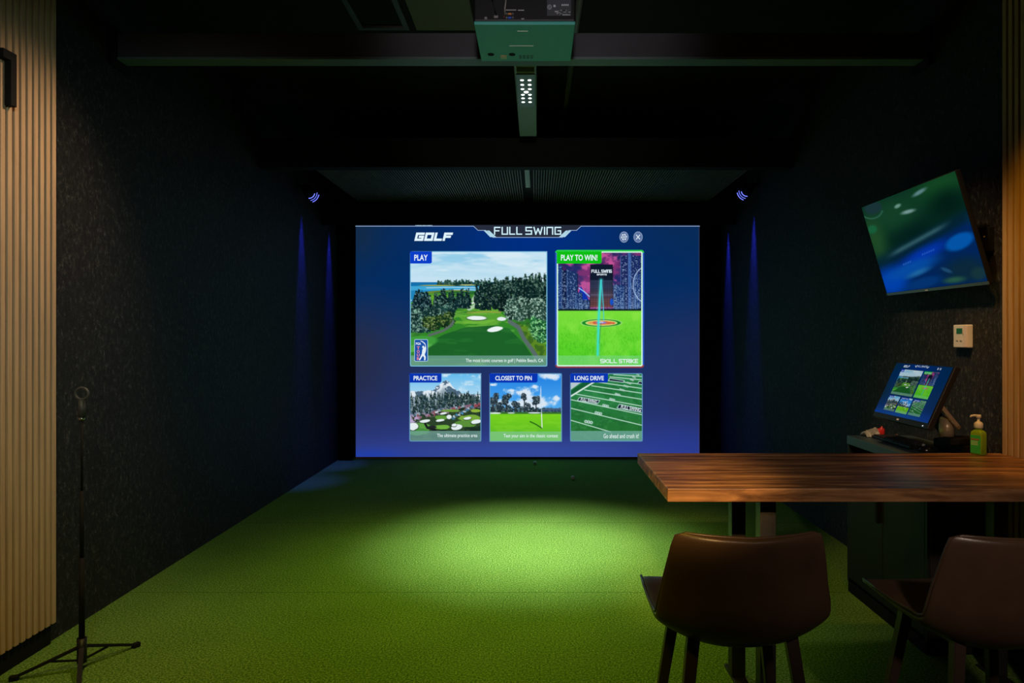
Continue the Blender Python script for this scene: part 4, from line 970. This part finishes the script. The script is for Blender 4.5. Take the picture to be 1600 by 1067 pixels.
bm = B(); sqbar(bm, (2.08, 3.52, CZ+.05), (1.945, 3.55, 1.20), (.022, .03), up=(0, 1, 0), bev=.004); bm.transform(im); obj('stand_arm', bm, M['blackm'], t, local=True)

# ------------------------------------------------------------------ keyboard, mouse, packet
t = thing('keyboard', 'black keyboard lying on the cabinet below the tilted monitor', 'keyboard', (1.985, 3.83, CZ))
bm = B(); box(bm, 1.92, 2.055, 3.62, 4.035, CZ, CZ+.016, .004); obj('keyboard_base', bm, M['blackp'], t)
bm = B()
for r in range(6):
    for c in range(19):
        if r == 0 and 6 <= c <= 10:
            if c == 6: box(bm, 1.928, 1.944, 4.03-.0212*11+.003, 4.03-.0212*6-.003, CZ+.016, CZ+.022, .0015, 1)
            continue
        y = 4.03-.0212*c; x = 1.928+.0205*r
        box(bm, x, x+.016, y-.0185, y-.003, CZ+.016, CZ+.022, .0015, 1)
nk = len(bm.faces)
for r in range(6):
    for c in range(19):
        if RNG.random() < .55 and not (r == 0 and 6 <= c <= 10):
            y = 4.03-.0212*c-.008; x = 1.928+.0205*r+.006
            box(bm, x, x+.004, y-.003, y, CZ+.022, CZ+.0226)
bm.faces.ensure_lookup_table(); isl = [f.index >= 0 and i >= nk for i, f in enumerate(bm.faces)]
ko = obj('keys', bm, plain('key_plastic', (0.02, 0.02, 0.021), 0.35), t); ko.data.materials.append(plain('key_letter_print', (0.5, 0.5, 0.48), 0.6))
for pg, q in zip(ko.data.polygons, isl): pg.material_index = 1 if q else 0
t = thing('mouse', 'black computer mouse next to the near end of the keyboard', 'mouse', (1.985, 3.55, CZ))
bm = B(); bmesh.ops.create_uvsphere(bm, u_segments=24, v_segments=12, radius=1)
for v in bm.verts:
    z = v.co.z; v.co = (1.985+v.co.x*.052, 3.555+v.co.y*.031, CZ+max(0, z)*.034*(1-.25*v.co.x))
bmesh.ops.remove_doubles(bm, verts=bm.verts, dist=1e-5)
obj('mouse_shell', bm, plain('glossy_black', (0.012, 0.012, 0.012), 0.15), t, True)
bm = B(); tube(bm, (1.955, 3.551, CZ+.033), (1.955, 3.559, CZ+.033), .007, n=14); obj('scroll_wheel', bm, plain('grey_wheel', (0.3, 0.3, 0.3), 0.4), t)
t = thing('packet', 'crumpled grey and red packet at the far end of the cabinet top', 'packet', (1.96, 4.085, CZ))
def crumple(x0, x1, y0, y1, z0, hgt, fan, seed):
    r_ = np.random.default_rng(seed); bm = B(); n, m = 12, 8; g = []
    for i in range(n+1):
        row = []
        for j in range(m+1):
            u, v = i/n, j/m
            yy = (y0+y1)/2+(v-.5)*(y1-y0)*(1-fan*u)
            row.append((x0+(x1-x0)*u+.004*r_.standard_normal(), yy, z0+hgt*math.sin(PI*min(1, max(0, v)))*(.5+.5*u)+.003*abs(r_.standard_normal())))
        g.append(row)
    a = [[bm.verts.new(p) for p in row] for row in g]; b = [[bm.verts.new((p[0], p[1], z0+(p[2]-z0)*.25)) for p in row] for row in g]
    for i in range(n):
        for j in range(m):
            bm.faces.new((a[i][j], a[i+1][j], a[i+1][j+1], a[i][j+1])); bm.faces.new((b[i][j], b[i][j+1], b[i+1][j+1], b[i+1][j]))
    for i in range(n): bm.faces.new((a[i][0], b[i][0], b[i+1][0], a[i+1][0])); bm.faces.new((a[i+1][m], b[i+1][m], b[i][m], a[i][m]))
    for j in range(m): bm.faces.new((a[0][j+1], b[0][j+1], b[0][j], a[0][j])); bm.faces.new((a[n][j], b[n][j], b[n][j+1], a[n][j+1]))
    return bm
obj('grey_end', crumple(1.90, 1.975, 4.045, 4.13, CZ+.001, .05, -.15, 1), noisy('striped_grey_wrap', (0.10, 0.11, 0.10), (0.5, 0.5, 0.46), 60, 0.5, stretch=(1, .2, .2)), t, True)
obj('red_end', crumple(1.965, 2.01, 4.05, 4.125, CZ+.001, .055, .5, 2), plain('red_wrap', (0.62, 0.03, 0.03), 0.35), t, True)
bm = crumple(2.0, 2.075, 4.03, 4.075, CZ+.001, .012, .3, 3); obj('loose_flap', bm, noisy('red_gold_wrap', (0.18, 0.01, 0.01), (0.5, 0.3, 0.12), 40, 0.4), t, True)

# ------------------------------------------------------------------ bar table
TZ = .95; TX0, TX1, TY0, TY1 = .470, XR-.042, 2.52, 3.275
t = thing('bar_table', 'long butcher block bar table with black square legs', 'table', (1.3, 2.9, 0))
bm = B(); box(bm, TX0, TX1, TY0, TY1, TZ-.049, TZ, .004); obj('tabletop', bm, M['table'], t)
for x in (.88, 2.02):
    for y in (2.70, 3.09):
        bm = B(); box(bm, x-.03, x+.03, y-.03, y+.03, .012, TZ-.055, .003); obj('leg', bm, M['steel'], t)
    bm = B(); box(bm, x-.03, x+.03, 2.60, 3.19, 0, .012, .003); obj('foot_plate', bm, M['steel'], t)
    bm = B(); box(bm, x-.04, x+.04, 2.58, 3.21, TZ-.057, TZ-.049); obj('mounting_plate', bm, M['steel'], t)

# ------------------------------------------------------------------ hand soap bottle
bx, by = 2.030, 3.232
t = thing('soap_bottle', 'clear green hand soap bottle with cream pump on the bar table', 'bottle', (bx, by, TZ))
def se_ring(bm, cx, cy, z, a, b, e=4.0, n=36):
    out = []
    for i in range(n):
        th = 2*PI*i/n; c, s = math.cos(th), math.sin(th)
        out.append(bm.verts.new((cx+a*math.copysign(abs(c)**(2/e), c), cy+b*math.copysign(abs(s)**(2/e), s), z)))
    return out
bm = B(); prof = [(.024, .018, 0, 8), (.0265, .021, .004, 9), (.0265, .021, .096, 9), (.025, .0195, .104, 7), (.020, .016, .111, 4), (.0145, .0135, .115, 2), (.0145, .0135, .124, 2)]
rings = [se_ring(bm, bx, by, TZ+z, a, b, e) for a, b, z, e in prof]
for a, b in zip(rings, rings[1:]):
    for i in range(len(a)): bm.faces.new((a[i], a[(i+1) % len(a)], b[(i+1) % len(a)], b[i]))
bm.faces.new(rings[0][::-1]); bm.faces.new(rings[-1])
turn = Matrix.Translation((bx, by, 0))@Matrix.Rotation(math.radians(-66), 4, 'Z')@Matrix.Translation((-bx, -by, 0)); bm.transform(turn)
m, nt, b = newmat('green_gel'); b.inputs['Base Color'].default_value = (0.30, 0.50, 0.02, 1); b.inputs['Roughness'].default_value = .12; b.inputs['Transmission Weight'].default_value = .35; b.inputs['IOR'].default_value = 1.4
obj('bottle_body', bm, m, t, True)
bm = B(); box(bm, bx-.0235, bx+.0235, by-.0222, by-.0208, TZ+.008, TZ+.090, .0004, 1); bm.transform(turn); lb = obj('bottle_label', bm, plain('bright_green_label', (0.04, 0.42, 0.06), 0.4), t)
bm = B(); box(bm, bx-.021, bx+.018, by-.0228, by-.022, TZ+.068, TZ+.075); bm.transform(turn); obj('label_band', bm, plain('red_band', (0.35, 0.12, 0.05), 0.5), lb)
bm = B()
for z in (.06, .053, .046): box(bm, bx-.021, bx+.012, by-.0228, by-.022, TZ+z, TZ+z+.003)
bm.transform(turn)
obj('label_printing', bm, plain('pale_lime_print', (0.5, 0.7, 0.3), 0.5), lb)
cr = plain('cream_pump', (0.62, 0.58, 0.48), 0.4)
bm = B(); lathe(bm, [(.017, 0), (.0185, .002), (.0185, .02), (.015, .026), (.009, .030), (.006, .031), (.006, .05)], (bx, by, TZ+.122)); obj('pump_collar', bm, cr, t)
bm = B(); lathe(bm, [(.008, 0), (.011, .003), (.011, .012), (.009, .015)], (bx, by, TZ+.168)); path_tube(bm, [(bx, by, TZ+.178), (bx-.018, by, TZ+.180), (bx-.034, by, TZ+.178), (bx-.038, by, TZ+.172)], [.006, .005, .0045, .004], 10); obj('pump_spout', bm, cr, t)

# ------------------------------------------------------------------ bar stools
def stool(label, x, y, rz):
    root = thing('bar_stool', label, 'bar stool', (0, 0, 0), 'bar stools at the table')
    # shell profile: (y, z, half width, wrap) from the seat front to the top of the back
    prof = [(.238, .620, .225, .004), (.232, .640, .242, .004), (.20, .650, .255, .006), (.10, .645, .262, .012), (.0, .634, .265, .022), (-.08, .628, .267, .034), (-.135, .628, .268, .046), (-.172, .646, .267, .052), (-.192, .69, .263, .050), (-.206, .75, .253, .046), (-.220, .82, .240, .042), (-.230, .875, .229, .040), (-.236, .908, .219, .040), (-.238, .920, .206, .040)]
    nt_ = 16; bm = B(); top = []
    def nrm2(i):
        a = prof[max(0, i-1)]; b = prof[min(len(prof)-1, i+1)]; d = Vector((b[0]-a[0], b[1]-a[1])).normalized(); return Vector((-d.y, d.x))   # points to the under/back side
    TH = [.022, .03, .040, .052, .066, .078, .082, .070, .050, .036, .030, .027, .024, .018]
    outer = []; inner = []
    for i, (py, pz, hw, wr) in enumerate(prof):
        d = nrm2(i); ro = []; ri = []
        back = min(1, max(0, (i-5)/4))
        for j in range(nt_+1):
            s = -1+2*j/nt_; sh = s*(1-.10*0); 
            x_ = hw*s; k = abs(s)**2.4
            yy = py+wr*k*back; zz = pz+wr*k*(1-back)*.9
            if i >= 11: zz -= (.010*(1-abs(s))**1.0)*(i-10)/3*.9   # the top edge dips a little in the middle
            th = TH[i]*(1-.68*abs(s)**2.2)
            ri.append(bm.verts.new((x_, yy, zz)))
            ro.append(bm.verts.new((x_*.995, yy+d.x*th*(-1 if False else 1), zz+d.y*th)))
        inner.append(ri); outer.append(ro)
    n = len(prof)
    for i in range(n-1):
        for j in range(nt_):
            bm.faces.new((inner[i][j], inner[i][j+1], inner[i+1][j+1], inner[i+1][j])); bm.faces.new((outer[i][j+1], outer[i][j], outer[i+1][j], outer[i+1][j+1]))
        bm.faces.new((inner[i][0], inner[i+1][0], outer[i+1][0], outer[i][0])); bm.faces.new((inner[i+1][nt_], inner[i][nt_], outer[i][nt_], outer[i+1][nt_]))
    for j in range(nt_):
        bm.faces.new((inner[0][j+1], inner[0][j], outer[0][j], outer[0][j+1])); bm.faces.new((inner[n-1][j], inner[n-1][j+1], outer[n-1][j+1], outer[n-1][j]))
    sh = obj('seat_shell', bm, M['leather'], root, True, local=True)
    md = sh.modifiers.new('round', 'SUBSURF'); md.levels = 2; md.render_levels = 2
    # piping along the rim
    bm = B(); rim = [(prof[i][2]*1.0, prof[i][0]+prof[i][3]*min(1, max(0, (i-5)/4)), prof[i][1]+prof[i][3]*(1-min(1, max(0, (i-5)/4)))*.9) for i in range(2, n)]
    topx = [(prof[-1][2]*s, prof[-1][0]+prof[-1][3]*abs(s)**2.4, prof[-1][1]-.009*(1-abs(s))) for s in np.linspace(.9, -.9, 13)]
    pts = [(a-.004, b, c) for a, b, c in rim[:-1]]+[(a, b, c-.001) for a, b, c in topx]+[(-a+.004, b, c) for a, b, c in rim[:-1]][::-1]
    path_tube(bm, pts, .0045, 8); obj('piping', bm, M['leather'], root, True, local=True)
    # under frame and four splayed legs
    bm = B(); box(bm, -.15, .15, -.10, .14, .560, .585, .004); obj('under_frame', bm, M['legm'], root, local=True)
    feet = {}
    for sx in (-1, 1):
        for sy in (-1, 1):
            bm = B(); sqbar(bm, (sx*.148, sy*.125-.01, .59), (sx*.225, sy*.20-.01, 0.0), (.019, .015), (.013, .011), bev=.002); obj('leg', bm, M['legm'], root, local=True)
    bm = B()
    q = lambda sx, sy: (sx*.197, sy*.173-.01, .22)
    for a, b in (((-1, 1), (1, 1)), ((-1, -1), (-1, 1)), ((1, -1), (1, 1))): tube(bm, q(*a), q(*b), .009, n=12)
    obj('footrest', bm, M['legm'], root, local=True)
    root.location = (x, y, 0); root.rotation_euler = (0, 0, rz)
    return root
def copy_tree(o, parent=None):
    c = o.copy(); COL.objects.link(c)
    if parent: c.parent = parent
    for ch in list(o.children): copy_tree(ch, c)
    return c
s1 = stool('whole dark brown leather bar stool standing at the free end of the bar table', .622, 2.275, math.radians(1))
s2 = copy_tree(s1); s2.location = (1.40, 2.26, 0); s2.rotation_euler = (0, 0, math.radians(5))
s2['label'] = 'dark brown leather bar stool in front of the black cabinet, back partly cut off'

# ------------------------------------------------------------------ tripod stand
tx, ty = -2.04, 3.16
t = thing('tripod_stand', 'thin black tripod stand with ring holder beside the light oak slats', 'stand', (tx, ty, 0))
bm = B(); tube(bm, (tx, ty, .03), (tx, ty, .14), .020, n=18); obj('hub', bm, M['blackp'], t)
bm = B(); tube(bm, (tx, ty, .14), (tx, ty, .50), .0125, .0115, n=16); obj('lower_pole', bm, M['blackm'], t)
bm = B(); tube(bm, (tx, ty, .50), (tx, ty, .80), .0085, n=16); obj('middle_pole', bm, M['blackm'], t)
bm = B(); tube(bm, (tx, ty, .80), (tx, ty, 1.13), .0055, n=14); obj('upper_pole', bm, M['blackm'], t)
bm = B(); tube(bm, (tx, ty, 1.13), (tx, ty, 1.21), .015, .013, n=18); hd = obj('grip', bm, plain('dark_grey_rubber', (0.035, 0.035, 0.037), 0.6), t)
bm = B(); tube(bm, (tx, ty, 1.118), (tx, ty, 1.130), .012, n=18); obj('chrome_collar', bm, plain('chrome', (0.5, 0.5, 0.5), 0.25, 1.0), hd)
bm = B(); path_tube(bm, [(tx+.029*math.cos(a), ty, 1.236+.026*math.sin(a)) for a in np.linspace(0, 2*PI, 32, endpoint=False)], .0055, 10, True); obj('ring_holder', bm, plain('dark_grey_rubber', (0.05, 0.05, 0.052), 0.5), t)
for ang in (205, 62, -60):
    a = math.radians(ang); dx, dy = math.cos(a), math.sin(a)
    r_ = .25
    bm = B(); sqbar(bm, (tx+dx*.018, ty+dy*.018, .098), (tx+dx*r_, ty+dy*r_, .012), (.010, .006), (.009, .005), up=(0, 0, 1), bev=.002); lg = obj('leg', bm, M['blackp'], t)
    bm = B(); box(bm, -.018, .018, -.012, .012, 0, .022, .004); bm.transform(Matrix.Translation((tx+dx*r_, ty+dy*r_, 0))@Matrix.Rotation(a, 4, 'Z')); obj('rubber_foot', bm, M['blackm'], lg)
    bm = B(); sqbar(bm, (tx+dx*.018, ty+dy*.018, .042), (tx+dx*.115, ty+dy*.115, .056), (.006, .003), up=(0, 0, 1)); obj('brace', bm, M['blackp'], t)

# ------------------------------------------------------------------ golf balls
def ball(x, y, label):
    bm = B(); bmesh.ops.create_icosphere(bm, subdivisions=4, radius=.02135)
    for v in bm.verts: v.co += Vector((x, y, .02135))
    o = obj('golf_ball', bm, M['ball'], smooth=True); tag(o, label, 'golf ball', 'golf balls on the turf')
m, nt, b = newmat('dimpled_white'); b.inputs['Base Color'].default_value = (0.85, 0.86, 0.88, 1); b.inputs['Roughness'].default_value = .3
vo = node(nt, 'ShaderNodeTexVoronoi', Scale=260.0); nt.links.new(coords(nt), vo.inputs['Vector']); bp = node(nt, 'ShaderNodeBump', Strength=.3, Distance=.002); nt.links.new(vo.outputs['Distance'], bp.inputs['Height']); nt.links.new(bp.outputs['Normal'], b.inputs['Normal'])
M['ball'] = m
ball(.378, 7.28, 'white golf ball on the turf farther from the screen')
ball(-.015, 8.12, 'white golf ball on the turf close to the foot of the screen')
